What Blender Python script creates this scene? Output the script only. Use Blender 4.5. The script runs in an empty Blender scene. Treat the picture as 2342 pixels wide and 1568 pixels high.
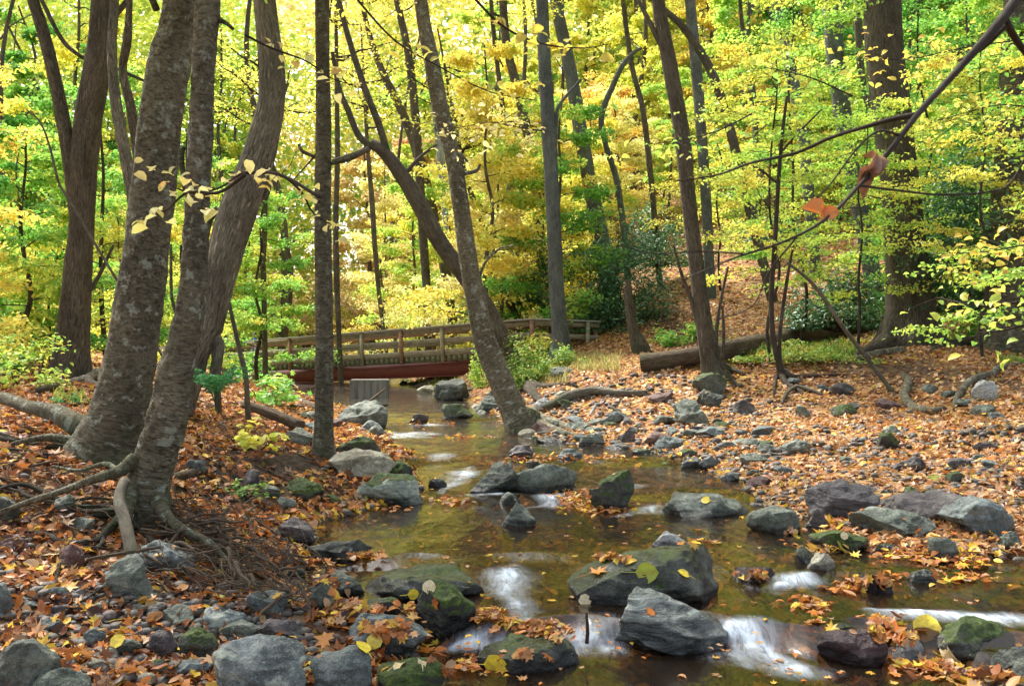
import bpy, bmesh, math, random
import numpy as np
from mathutils import Vector
from mathutils.bvhtree import BVHTree
random.seed(7); RS = np.random.RandomState(7)
R = math.radians
SC = bpy.context.scene
COL = SC.collection
# ------------------------------------------------------------------ camera, light, exposure
F, CX, HZ, CZ = 2112.0, 1171.0, 795.0, 1.8      # photo measured on a 2342 px wide copy; camera 1.8 m above the brook
cam = bpy.data.objects.new('camera', bpy.data.cameras.new('camera'))
COL.objects.link(cam); SC.camera = cam
cam.location = (0, 0, CZ); cam.rotation_euler = (R(90), 0, 0)
cam.data.sensor_width = 36; cam.data.lens = 36 * F / 2342; cam.data.shift_y = 11 / 2342
cam.data.clip_end = 1000; cam.data.clip_start = 0.05
cam.data.dof.use_dof = True; cam.data.dof.focus_distance = 9.0; cam.data.dof.aperture_fstop = 8.0
world = bpy.data.worlds.new('World'); SC.world = world; world.use_nodes = True
wn = world.node_tree.nodes; wl = world.node_tree.links
sky = wn.new('ShaderNodeTexSky'); sky.sky_type = 'NISHITA'; sky.sun_disc = False
SUN_EL, SUN_AZ = R(52), R(-35)                   # azimuth measured from +Y towards +X
sky.sun_elevation = SUN_EL; sky.sun_rotation = SUN_AZ; sky.dust_density = 4.0; sky.air_density = 1.0; sky.ozone_density = 0.6
hs = wn.new('ShaderNodeHueSaturation'); hs.inputs['Saturation'].default_value = .55; wl.new(sky.outputs[0], hs.inputs['Color'])
bg = wn['Background']; wl.new(hs.outputs[0], bg.inputs[0]); bg.inputs[1].default_value = 0.095
sun = bpy.data.objects.new('sun', bpy.data.lights.new('sun', 'SUN')); COL.objects.link(sun)
sun.data.energy = 2.6; sun.data.angle = R(14); sun.data.color = (1, .96, .9)
sd = Vector((math.sin(SUN_AZ) * math.cos(SUN_EL), math.cos(SUN_AZ) * math.cos(SUN_EL), math.sin(SUN_EL)))
sun.rotation_euler = sd.to_track_quat('Z', 'Y').to_euler()
SC.view_settings.view_transform = 'Standard'; SC.view_settings.look = 'None'
SC.view_settings.exposure = 2.0; SC.view_settings.gamma = 1
SC.render.engine = 'CYCLES'
SC.cycles.max_bounces = 8; SC.cycles.diffuse_bounces = 4; SC.cycles.transmission_bounces = 4; SC.cycles.transparent_max_bounces = 8
SC.cycles.glossy_bounces = 3
SC.cycles.use_denoising = True
try: SC.cycles.denoiser = 'OPENIMAGEDENOISE'
except Exception: pass
# ------------------------------------------------------------------ noise
def _h(ix, iy, iz, s):
    h = (ix * 374761393 + iy * 668265263 + iz * 1274126177 + s * 974711) & 0xffffffff
    h = ((h ^ (h >> 13)) * 1103515245) & 0xffffffff
    h = ((h ^ (h >> 16)) * 2654435761) & 0xffffffff
    return ((h ^ (h >> 15)) & 0xffffff) / float(0xffffff) * 2 - 1
def noise(p, s=0):
    p = np.asarray(p, float); i = np.floor(p).astype(np.int64); f = p - i; u = f * f * (3 - 2 * f); r = 0
    for a in (0, 1):
        wa = u[:, 0] if a else 1 - u[:, 0]
        for b in (0, 1):
            wb = u[:, 1] if b else 1 - u[:, 1]
            for c in (0, 1):
                wc = u[:, 2] if c else 1 - u[:, 2]
                r = r + wa * wb * wc * _h(i[:, 0] + a, i[:, 1] + b, i[:, 2] + c, s)
    return r
def fbm(p, s=0, o=4, g=.5):
    r = 0; a = 1; p = np.asarray(p, float)
    for k in range(o):
        r = r + a * noise(p * 2 ** k + 7.3 * k, s + k); a *= g
    return r
def sm(a, b, x):
    t = np.clip((x - a) / (b - a), 0, 1); return t * t * (3 - 2 * t)
# ------------------------------------------------------------------ meshes and objects
def mesh(name, V, faces=None, quads=None, mats=(), smooth=True, attrs=None):
    """faces: list of index tuples, or quads: (n,k) int array"""
    V = np.asarray(V, np.float32).reshape(-1, 3)
    me = bpy.data.meshes.new(name); me.vertices.add(len(V)); me.vertices.foreach_set('co', V.ravel())
    if quads is not None:
        k = quads.shape[1]; flat = quads.astype(np.int32).ravel(); st = np.arange(len(quads), dtype=np.int32) * k
    else:
        ln = np.array([len(f) for f in faces], np.int32); flat = np.array([i for f in faces for i in f], np.int32)
        st = np.concatenate([[0], np.cumsum(ln)[:-1]]).astype(np.int32)
    me.loops.add(len(flat)); me.loops.foreach_set('vertex_index', flat)
    me.polygons.add(len(st)); me.polygons.foreach_set('loop_start', st)
    me.update(calc_edges=True); me.validate()
    if smooth: me.polygons.foreach_set('use_smooth', np.ones(len(me.polygons), bool))
    for n, a in (attrs or {}).items():
        a = np.asarray(a, np.float32)
        if a.ndim == 1: me.attributes.new(n, 'FLOAT', 'POINT').data.foreach_set('value', a)
        elif a.shape[1] == 3: me.attributes.new(n, 'FLOAT_VECTOR', 'POINT').data.foreach_set('vector', a.ravel())
        else: me.attributes.new(n, 'FLOAT_COLOR', 'POINT').data.foreach_set('color', a.ravel())
    for m in (mats if isinstance(mats, (list, tuple)) else [mats]): me.materials.append(m)
    return me
def obj(name, me, parent=None, label=None, cat=None, group=None, kind=None, loc=None):
    o = bpy.data.objects.new(name, me); COL.objects.link(o)
    if parent is not None: o.parent = parent
    if label: o['label'] = label
    if cat: o['category'] = cat
    if group: o['group'] = group
    if kind: o['kind'] = kind
    if loc is not None: o.location = loc
    return o
def thing(name, label, cat, loc=(0, 0, 0), group=None):
    return obj(name, None, None, label, cat, group, None, loc)
class Acc:
    """collects pieces into one mesh"""
    def __init__(s): s.V = []; s.F = []; s.A = []; s.n = 0
    def add(s, V, Fc, A=None):
        V = np.asarray(V, float); s.V.append(V); s.F += [tuple(int(i) + s.n for i in f) for f in Fc]
        s.A.append(np.zeros((len(V), 3)) if A is None else A); s.n += len(V)
    def box(s, c, d, ax=None):
        c = np.array(c, float); h = np.array(d, float) / 2; ax = np.eye(3) if ax is None else np.array(ax, float)
        b = .012 * min(1, min(d) / .05)
        P = []
        for z in (-1, 1):
            for x, y in ((-1, -1), (1, -1), (1, 1), (-1, 1)): P.append((x * h[0], y * h[1], z * h[2]))
        V = c + np.array(P) @ ax
        s.add(V, [(3, 2, 1, 0), (4, 5, 6, 7), (0, 1, 5, 4), (1, 2, 6, 5), (2, 3, 7, 6), (3, 0, 4, 7)])
    def mesh(s, name, mats, smooth=True):
        return mesh(name, np.concatenate(s.V), s.F, mats=mats, smooth=smooth, attrs={'bc': np.concatenate(s.A)})
# ------------------------------------------------------------------ materials
class NT:
    def __init__(s, name):
        s.m = bpy.data.materials.new(name); s.m.use_nodes = True; s.t = s.m.node_tree; s.t.nodes.clear()
        s.out = s.t.nodes.new('ShaderNodeOutputMaterial')
    def n(s, ty, **kw):
        nd = s.t.nodes.new('ShaderNode' + ty)
        for k, v in kw.items():
            if k.startswith('_'): setattr(nd, k[1:], v)
            else:
                key = int(k[1:]) if k[0] == 'i' and k[1:].isdigit() else k.replace('__', ' ')
                if isinstance(v, bpy.types.NodeSocket): s.t.links.new(v, nd.inputs[key])
                else: nd.inputs[key].default_value = v
        return nd
    def attr(s, name): return s.n('Attribute', _attribute_name=name)
    def mapping(s, v, sc, rot=(0, 0, 0)):
        return s.n('Mapping', Vector=v, Scale=sc, Rotation=rot).outputs[0]
    def noise(s, v, sc, det=4, rough=.55, dist=0):
        return s.n('TexNoise', Vector=v, Scale=sc, Detail=det, Roughness=rough, Distortion=dist).outputs[0]
    def ramp(s, f, stops, interp='LINEAR'):
        r = s.n('ValToRGB', Fac=f); e = r.color_ramp; e.interpolation = interp
        while len(e.elements) < len(stops): e.elements.new(.5)
        for el, (p, c) in zip(e.elements, stops):
            el.position = p; el.color = (c, c, c, 1) if isinstance(c, (int, float)) else (*c, 1)
        return r.outputs[0]
    def math(s, op, a, b=0., c=False): return s.n('Math', _operation=op, _use_clamp=c, i0=a, i1=b).outputs[0]
    def mix(s, f, a, b, mode='MIX'):
        m = s.n('MixRGB', _blend_type=mode, Fac=f)
        for k, v in ((1, a), (2, b)):
            if isinstance(v, bpy.types.NodeSocket): s.t.links.new(v, m.inputs[k])
            else: m.inputs[k].default_value = (*v, 1)
        return m.outputs[0]
    def bump(s, h, st=.5, d=.02, nrm=None):
        b = s.n('Bump', Height=h, Strength=st, Distance=d)
        if nrm: s.t.links.new(nrm, b.inputs['Normal'])
        return b.outputs[0]
    def pbr(s, col, rough=.8, nrm=None, spec=.3):
        p = s.n('BsdfPrincipled', Roughness=rough); p.inputs['Specular IOR Level'].default_value = spec
        if isinstance(col, bpy.types.NodeSocket): s.t.links.new(col, p.inputs['Base Color'])
        else: p.inputs['Base Color'].default_value = (*col, 1)
        if nrm: s.t.links.new(nrm, p.inputs['Normal'])
        return p.outputs[0]
    def done(s, sh): s.t.links.new(sh, s.out.inputs[0]); return s.m
def leafmat(name, stops, trans=.55, huev=.03, gloss=.025, rough=.45, valv=.3, sat=.90):
    t = NT(name); a = t.attr('v').outputs['Fac']
    c = t.ramp(a, stops)
    info = t.n('ObjectInfo').outputs['Random']
    hu = t.math('ADD', t.math('MULTIPLY', info, huev), .5 - huev / 2)
    va = t.math('ADD', t.math('MULTIPLY', t.attr('w').outputs['Fac'], valv), 1 - valv / 2)
    h = t.n('HueSaturation', Hue=hu, Value=va, Saturation=sat, Fac=1.0, Color=c).outputs[0]
    d = t.n('BsdfDiffuse', Color=h).outputs[0]; tr = t.n('BsdfTranslucent', Color=h).outputs[0]
    m = t.n('MixShader', i0=trans, i1=d, i2=tr).outputs[0]
    if gloss > 0:
        g = t.n('BsdfGlossy', Color=(1, 1, 1, 1), Roughness=rough).outputs[0]
        m = t.n('MixShader', i0=gloss, i1=m, i2=g).outputs[0]
    return t.done(m)
YEL = [(0, (.70, .62, .02)), (.3, (.86, .76, .04)), (.6, (.90, .82, .09)), (.82, (.56, .72, .05)), (1, (.84, .56, .03))]
PALE = [(0, (.88, .76, .12)), (.5, (.94, .88, .34)), (.85, (.82, .82, .20)), (1, (.88, .58, .14))]  # paleness partly imitates bright background light in the leaf colour
GOLD = [(0, (.72, .50, .02)), (.5, (.86, .62, .03)), (.8, (.70, .64, .05)), (1, (.74, .34, .03))]
GRN = [(0, (.08, .34, .02)), (.45, (.18, .50, .03)), (.8, (.38, .62, .04)), (1, (.72, .70, .05))]
YGR = [(0, (.20, .48, .03)), (.35, (.40, .64, .04)), (.7, (.62, .72, .05)), (1, (.84, .72, .04))]
ORG = [(0, (.82, .58, .10)), (.5, (.90, .66, .20)), (.8, (.90, .62, .32)), (1, (.85, .52, .22))]
L_YEL = leafmat('yellow_leaves', YEL); L_PALE = leafmat('pale_yellow_leaves', PALE); L_GOLD = leafmat('golden_leaves', GOLD)
L_GRN = leafmat('green_leaves', GRN); L_YGR = leafmat('yellow_green_leaves', YGR); L_ORG = leafmat('orange_leaves', ORG)
L_RHO = leafmat('evergreen_leaves', [(0, (.03, .11, .035)), (.6, (.065, .22, .07)), (1, (.14, .33, .09))], .3, .02, .06, .35)
L_FERN = leafmat('fern_green', [(0, (.03, .22, .05)), (1, (.08, .42, .09))], .35, .0, .04)
L_HERB = leafmat('herb_green', [(0, (.09, .26, .015)), (.6, (.26, .42, .025)), (1, (.52, .52, .05))], .4)
L_GRASS = leafmat('dry_grass', [(0, (.25, .32, .06)), (.6, (.50, .42, .10)), (1, (.62, .50, .20))], .4)
L_LIT = leafmat('fallen_leaves', [(0, (.06, .026, .012)), (.16, (.16, .055, .02)), (.29, (.30, .10, .025)), (.42, (.54, .17, .02)), (.55, (.50, .22, .055)),
    (.70, (.48, .27, .13)), (.82, (.50, .34, .20)), (.90, (.66, .36, .02)), (.96, (.74, .50, .04)), (1, (.24, .26, .04))], .25, 0, .02, .4, .6, .96)
def barkmat(name, c0, c1, kind, lich=.35, moss=.0, lc=(.26, .28, .22)):
    t = NT(name); v = t.attr('bc').outputs['Vector']; big = t.ramp(t.noise(t.mapping(v, (1.6, 1.6, 1.3)), 1.0, 4, .6), [(.3, .62), (.7, 1.25)])
    if kind == 'band':     # horizontally flaking bark
        a = t.noise(t.mapping(v, (8, 8, 30)), 1.0, 7, .7, .35); b = t.noise(t.mapping(v, (16, 16, 70)), 1.0, 4, .65, .8)
        g = t.noise(t.mapping(v, (3, 3, 1.6)), 1.0, 3)
        h = t.math('ADD', t.math('MULTIPLY', a, .7), t.math('MULTIPLY', b, .4))
        hr = t.ramp(h, [(.40, 0.), (.50, .35), (.56, .6), (.62, .7), (.70, 1.)]); st, ds = 1., .05
    elif kind == 'furrow': # vertical ridges
        w = t.noise(t.mapping(v, (30, 30, 5.5)), 1.0, 5, .65, 1.2); b = t.noise(t.mapping(v, (60, 60, 14)), 1.0, 3, .6)
        g = t.noise(t.mapping(v, (2, 2, 1.2)), 1.0, 3)
        h = t.math('ADD', t.math('MULTIPLY', w, .85), t.math('MULTIPLY', b, .25))
        hr = t.ramp(h, [(.40, 0.), (.55, .6), (.66, 1.)]); st, ds = 1., .05
    else:                  # smooth grey
        a = t.noise(t.mapping(v, (14, 14, 5)), 1.0, 5, .6); g = t.noise(t.mapping(v, (3, 3, 2)), 1.0, 3)
        hr = t.ramp(a, [(.3, 0.), (.7, 1.)]); st, ds = .4, .02
    c = t.mix(hr, c0, c1)
    c = t.mix(t.ramp(g, [(.35, .0), (.65, .45)]), c, tuple(x * .55 for x in c1))
    c = t.mix(1., c, big, 'MULTIPLY')
    ln = t.noise(t.mapping(v, (4.5, 4.5, 9) if kind == 'band' else (8, 8, 5)), 1.0, 6, .7)
    c = t.mix(t.math('MULTIPLY', t.ramp(ln, [(.55, 0.), (.62, 1.)]), lich), c, lc)
    if moss > 0:
        pz = t.n('SeparateXYZ', Vector=v).outputs[2]
        mn = t.noise(t.mapping(v, (4, 4, 2.5)), 1.0, 5, .7)
        mk = t.math('ADD', mn, t.math('MULTIPLY', t.math('SUBTRACT', .9, pz), .16))
        c = t.mix(t.math('MULTIPLY', t.ramp(mk, [(.55, 0.), (.66, 1.)]), moss), c, (.05, .10, .02))
    return t.done(t.pbr(c, .9, t.bump(hr, st, ds), .15))
B_BAND = barkmat('flaky_bark', (.042, .036, .022), (.40, .36, .245), 'band', .9, .3, (.52, .56, .45))
B_BAND2 = barkmat('dark_flaky_bark', (.038, .031, .018), (.32, .285, .195), 'band', .6, .35, (.42, .46, .36))
B_OAK = barkmat('ridged_bark', (.042, .034, .024), (.46, .42, .33), 'furrow', .4, .5)
B_BRN = barkmat('brown_ridged_bark', (.034, .026, .018), (.30, .25, .185), 'furrow', .25, .4)
B_GRY = barkmat('grey_bark', (.09, .098, .085), (.32, .345, .31), 'furrow', .4, .0, (.3, .33, .28))
B_SMO = barkmat('smooth_bark', (.07, .06, .045), (.17, .15, .11), 'smooth', .3, .2)
B_PALE = barkmat('pale_smooth_bark', (.22, .23, .23), (.38, .40, .42), 'smooth', .3, 0)
B_TWIG = barkmat('twig_bark', (.035, .026, .02), (.085, .065, .05), 'smooth', .1)
B_DEAD = barkmat('weathered_wood', (.10, .07, .045), (.30, .23, .16), 'furrow', .15, .3)
def rockmat(name, c0, c1, c2, moss=.0, stripe=0., lich=.25, wet=.0, lt=.58):
    t = NT(name); tc = t.n('TexCoord').outputs['Object']; geo = t.n('NewGeometry'); inf = t.n('ObjectInfo')
    v = t.n('VectorMath', _operation='ADD', i0=tc, i1=t.n('CombineXYZ', X=t.math('MULTIPLY', inf.outputs['Random'], 37.), Y=t.math('MULTIPLY', inf.outputs['Random'], 11.)).outputs[0]).outputs[0]
    n1 = t.noise(v, 3.5, 6, .6, .3); n2 = t.noise(v, 22, 6, .65); n3 = t.noise(v, 90, 3, .6)
    c = t.ramp(n1, [(.36, c0), (.5, c1), (.62, c2)])
    c = t.mix(t.ramp(n2, [(.38, .6), (.6, 0.)]), c, tuple(x * .5 for x in c0))
    c = t.mix(t.math('MULTIPLY', t.ramp(n3, [(.55, 0.), (.7, 1.)]), .35), c, tuple(min(1, x * 1.9) for x in c2))
    lay = t.noise(t.mapping(v, (3.5, 3.5, 15), (.35, .75, .2)), 1.0, 5, .65, 1.6)
    if stripe: c = t.mix(t.math('MULTIPLY', t.ramp(lay, [(.42, 0.), (.66, 1.)]), stripe * .7), c, tuple(min(1, x * 2.0) for x in c2))
    ln = t.noise(v, 7, 8, .75, .6)
    c = t.mix(t.math('MULTIPLY', t.ramp(ln, [(lt, 0.), (lt + .06, 1.)]), lich), c, (.34, .37, .30))
    nz = t.n('SeparateXYZ', Vector=geo.outputs['Normal']).outputs[2]; pz = t.n('SeparateXYZ', Vector=geo.outputs['Position']).outputs[2]
    mfac = None
    if moss:
        mk = t.math('ADD', t.math('MULTIPLY', nz, .42), t.noise(v, 4.2, 7, .75))
        mfac = t.ramp(mk, [(.80 - moss * .35, 0.), (.90 - moss * .35, 1.)])
        mc = t.ramp(t.noise(v, 26, 5, .7), [(.3, (.018, .034, .006)), (.52, (.035, .062, .008)), (.64, (.09, .13, .012)), (.76, (.18, .23, .02))])
        c = t.mix(mfac, c, mc)
    h = t.math('ADD', t.math('MULTIPLY', n2, .6), t.math('MULTIPLY', lay, .35 + stripe))
    h = t.math('ADD', h, t.math('MULTIPLY', n3, .2))
    rough = .78; wl_ = t.attr('wet').outputs['Fac']; wl_ = t.ramp(t.math('ADD', wl_, t.math('MULTIPLY', t.math('SUBTRACT', t.noise(v, 9, 3), .5), .7)), [(.35, 0.), (.6, 1.)])
    c = t.mix(wl_, c, t.mix(1., c, (.36, .36, .38), 'MULTIPLY')); rough = t.math('SUBTRACT', .78, t.math('MULTIPLY', wl_, .56))
    if wet > 0:            # splashed and soaked stone is darker and shiny
        wn_ = t.math('ADD', t.noise(v, 4, 3), wet)
        wf = t.ramp(wn_, [(.75, 0.), (.9, 1.)])
        c = t.mix(wf, c, t.mix(1., c, (.42, .42, .45), 'MULTIPLY'))
        rough = t.math('MINIMUM', rough, t.math('SUBTRACT', .75, t.math('MULTIPLY', wf, .55)))
    return t.done(t.pbr(c, rough, t.bump(h, .9, .05), .4))
RK = {
 'g': rockmat('grey_green_stone', (.07, .083, .063), (.14, .162, .128), (.26, .28, .225)),
 'b': rockmat('blue_grey_stone', (.07, .085, .08), (.13, .155, .145), (.23, .265, .25)),
 'p': rockmat('purplish_stone', (.055, .047, .045), (.10, .088, .085), (.17, .15, .145)),
 'd': rockmat('dark_stone', (.036, .042, .034), (.08, .09, .072), (.155, .17, .135), lich=.25),
 'w': rockmat('pale_stone', (.22, .23, .22), (.36, .37, .35), (.5, .5, .47), lich=.1),
 't': rockmat('tan_stone', (.19, .17, .12), (.36, .34, .25), (.50, .48, .36), lich=.3),
 'r': rockmat('reddish_stone', (.07, .04, .035), (.13, .075, .065), (.2, .13, .11)),
 'm': rockmat('mossy_stone', (.06, .065, .05), (.11, .12, .09), (.18, .19, .15), moss=.42),
 'M': rockmat('thick_moss_stone', (.03, .033, .028), (.06, .06, .05), (.1, .1, .08), moss=.72),
 'G': rockmat('pale_green_stone', (.16, .19, .15), (.29, .34, .27), (.44, .49, .41), moss=.22, stripe=.4),
 'W': rockmat('wet_dark_stone', (.05, .055, .045), (.105, .115, .09), (.20, .21, .17), wet=.36, moss=.16, lich=.1),
 'S': rockmat('striped_wet_stone', (.07, .08, .07), (.17, .19, .165), (.33, .36, .32), stripe=.8, wet=.24),
 'B': rockmat('lichen_crusted_stone', (.08, .095, .09), (.15, .175, .165), (.27, .30, .29), lich=.9, lt=.51),
 'L': rockmat('layered_dark_stone', (.035, .032, .034), (.075, .068, .07), (.13, .12, .12), stripe=.35, lich=.08),
 'R': rockmat('wet_red_stone', (.05, .025, .025), (.10, .05, .05), (.16, .09, .085), wet=.5, lich=.05),
}
# ground: soil, rotting litter, gravel
t = NT('forest_floor'); pos = t.n('NewGeometry').outputs['Position']; zn = t.attr('zone').outputs['Fac']
vo = t.n('TexVoronoi', Vector=pos, Scale=11.0, Randomness=1.0); vs = t.n('SeparateXYZ', Vector=vo.outputs['Color']).outputs[0]
lit = t.ramp(vs, [(0, (.05, .022, .012)), (.2, (.13, .05, .02)), (.4, (.30, .11, .03)), (.6, (.42, .20, .08)), (.8, (.45, .30, .17)), (.93, (.55, .34, .05)), (1, (.5, .42, .1))])
soil = t.ramp(t.noise(pos, 9, 6, .65), [(.3, (.018, .012, .008)), (.55, (.045, .030, .020)), (.75, (.09, .062, .042))])
c = t.mix(t.ramp(t.noise(pos, 2.2, 5, .6), [(.40, .55), (.6, .95)]), soil, lit)
vg = t.n('TexVoronoi', Vector=pos, Scale=13.0); gs = t.n('SeparateXYZ', Vector=vg.outputs['Color']).outputs[1]
grv = t.ramp(gs, [(0, (.03, .022, .012)), (.3, (.08, .065, .04)), (.55, (.15, .11, .06)), (.8, (.22, .15, .06)), (1, (.14, .14, .10))])
c = t.mix(t.ramp(zn, [(.3, 0.), (.7, 1.)]), grv, c)
c = t.mix(t.attr('mud').outputs['Fac'], c, soil)
hb = t.math('ADD', t.n('TexVoronoi', Vector=pos, Scale=13.0).outputs[0], t.noise(pos, 30, 4, .6))
M_GROUND = t.done(t.pbr(c, .9, t.bump(hb, .7, .04), .2))
# ------------------------------------------------------------------ terrain
WLEV_Y = [2, 5.70, 6.10, 7.00, 7.45, 10.1, 10.8, 12.9, 13.5, 20, 21, 30, 60, 120]
WLEV_Z = [-.13, -.13, 0, 0, .06, .06, .11, .11, .20, .22, .30, .36, .6, 1.0]
def wlev(y): return np.interp(y, WLEV_Y, WLEV_Z)
LEFT = [(100, -30), (60, -17), (40, -10.2), (29, -6.6), (21, -3.2), (15.8, -2.0), (13.1, -1.37), (10.9, -1.09), (9.9, -1.6), (8.64, -1.92), (7.6, -1.76), (6.8, -1.34), (5.85, -.62), (5.35, -.69), (4.95, -.33), (4, -.3), (3, -.3)]
RIGHT = [(7.9, 12), (7.55, 4.1), (7.76, 2.53), (9.27, 2.98), (10.3, 2.78), (11.5, 2.83), (13.1, 2.6), (14.6, 1.93), (15.8, .44), (19, -.1), (23.8, -.9), (29, -2.4), (40, -5), (60, -11), (100, -24)]
POLY = np.array([(x, y) for y, x in LEFT] + [(1, 2.6), (12, 2.3), (40, 2), (40, 9)] + [(x, y) for y, x in RIGHT])
def sdist(x, y):
    d = np.full(x.shape, 1e9); ins = np.zeros(x.shape, bool); n = len(POLY)
    for i in range(n):
        ax, ay = POLY[i]; bx, by = POLY[(i + 1) % n]; ex, ey = bx - ax, by - ay
        tt = np.clip(((x - ax) * ex + (y - ay) * ey) / (ex * ex + ey * ey), 0, 1)
        d = np.minimum(d, np.hypot(x - ax - tt * ex, y - ay - tt * ey))
        if by != ay: ins ^= ((ay > y) != (by > y)) & (x < ex * (y - ay) / (by - ay) + ax)
    return np.where(ins, -d, d)
LA = np.array(sorted(LEFT)); RA = np.array(sorted(RIGHT[2:]))
def ground(x, y, full=False):
    x = np.atleast_1d(np.asarray(x, float)); y = np.atleast_1d(np.asarray(y, float))
    P = np.stack([x, y, np.zeros_like(x)], 1)
    s = sdist(x, y) + .16 * noise(P * 1.3, 3) + .08 * noise(P * 3.7, 4)
    s = np.where(y > 26, s + .5 * noise(P * .5, 9), s)
    d = np.maximum(s, 0); inb = np.maximum(-s, 0)
    bed = -np.minimum(.05 + .22 * inb, .24) - .02
    left = x < np.where(y > 7.7, (np.interp(y, LA[:, 0], LA[:, 1]) + np.interp(y, RA[:, 0], RA[:, 1])) / 2, np.interp(y, LA[:, 0], LA[:, 1]) + .3)
    I = np.interp
    l0 = I(d, [0, .3, 3, 8], [0, .07, .25, .6]); l1 = I(d, [0, .3, .7, 1.3, 2.3, 4, 8, 20], [0, .08, .2, .48, .78, 1.0, 1.2, 1.5])
    l2 = I(d, [0, .5, 1.5, 3, 6, 12, 30], [0, .06, .22, .6, 1.0, 1.25, 1.8])
    l = l0 + (l1 - l0) * sm(5.8, 8.2, y); l = l + (l2 - l) * sm(10, 13.5, y)
    r1 = I(d, [0, .3, 1.5, 3.5, 5.5, 6.5, 8.5, 11, 15, 40], [0, .05, .12, .27, .45, .60, 1.05, 1.30, 1.5, 2.2])
    r2 = I(d, [0, .3, 1.2, 2.2, 4, 6, 9, 30], [0, .10, .45, .8, 1.1, 1.3, 1.45, 2.0])
    r = r1 + (r2 - r1) * sm(17, 22, y)
    nearb = I(d, [0, 1, 5, 30], [0, .12, .3, .6])
    o = np.where(left, l, np.where((y < 5), nearb, r))
    w = sm(-3, 5, x - .05 * y); dd = y + .35 * np.maximum(x, 0) - 27
    hill = w * .30 * np.where(dd > 0, dd * dd / (np.abs(dd) + 4), 0)
    back = .12 * np.maximum(y - 70, 0) + .10 * np.maximum(-x - 25, 0)
    o = o + np.minimum(hill + back, 34)
    o = o + sm(.4, 3, d) * (.07 * fbm(P * .8, 5, 3) + .12 * noise(P * .22, 6)) + .02 * noise(P * 5, 8) * sm(0, .4, d)
    z = wlev(y) + np.where(s > 0, o, bed)
    sh = np.exp(-((x - 3.0) / .75) ** 2 - ((y - 5.25) / .5) ** 2) * .32 + np.exp(-((x - 2.0) / .3) ** 2 - ((y - 5.6) / .25) ** 2) * .12
    z = z + np.where(s < 0, sh, 0)
    if full: return z, s, left
    return z
def gz(x, y): return float(gfast([x], [y])[0])
TS = np.concatenate([np.arange(3.5, 30, .03), np.arange(30, 130, .1)])
ZG = SG = LG_ = None
def gfast(x, y, which=0):
    x = np.atleast_1d(np.asarray(x, float)); y = np.atleast_1d(np.asarray(y, float))
    i = np.clip(np.searchsorted(gx, x) - 1, 0, nx - 2); j = np.clip(np.searchsorted(gy, y) - 1, 0, ny - 2)
    u_ = np.clip((x - gx[i]) / (gx[i + 1] - gx[i]), 0, 1); v_ = np.clip((y - gy[j]) / (gy[j + 1] - gy[j]), 0, 1); A_ = (ZG, SG)[which]
    return (A_[j, i] * (1 - u_) + A_[j, i + 1] * u_) * (1 - v_) + (A_[j + 1, i] * (1 - u_) + A_[j + 1, i + 1] * u_) * v_
nx, ny = 500, 520
u = np.linspace(-1, 1, nx); gx = 110 * np.sinh(4.7 * u) / math.sinh(4.7)
v = np.linspace(-.25, 1, ny); gy = 6 + 150 * np.sinh(4.2 * v) / math.sinh(4.2)
X, Y = np.meshgrid(gx, gy); X = X.ravel(); Y = Y.ravel(); Z, S, LF = ground(X, Y, True); ZG = Z.reshape(ny, nx); SG = S.reshape(ny, nx)
def gp(px, py, tmin=3.5):
    """where the line of sight through this place of the photo meets the ground"""
    dx, dz = (px - CX) / F, (HZ - py) / F
    T = TS[TS > tmin]; h = gfast(dx * T, T); w = wlev(T); z = CZ + dz * T
    hit = np.where(np.maximum(h, w - 9) >= z)[0]
    Y = T[hit[0]] if len(hit) else 60.
    return np.array([dx * Y, Y, gz(dx * Y, Y)])
def wp(px, py):
    dx, dz = (px - CX) / F, (HZ - py) / F; T = TS
    z = CZ + dz * T; hit = np.where(wlev(T) >= z)[0]; Y = T[hit[0]] if len(hit) else 60.
    return np.array([dx * Y, Y, float(wlev(Y))])
def at(px, py, Y): return np.array([(px - CX) / F * Y, Y, CZ + (HZ - py) / F * Y])
ii = np.arange(nx * ny).reshape(ny, nx)
Q = np.stack([ii[:-1, :-1], ii[:-1, 1:], ii[1:, 1:], ii[1:, :-1]], -1).reshape(-1, 4)
mud = np.where(LF & (Y > 5.5) & (Y < 12), np.exp(-((S - 1.1) / .8) ** 2), 0) + np.where(~LF & (Y > 7), np.exp(-((S - 7.6) / .9) ** 2) * .8, 0)
obj('ground', mesh('ground', np.stack([X, Y, Z], 1), quads=Q, mats=M_GROUND, attrs={'zone': sm(-.05, .25, S), 'mud': np.clip(mud, 0, 1)}), kind='structure')
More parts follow.
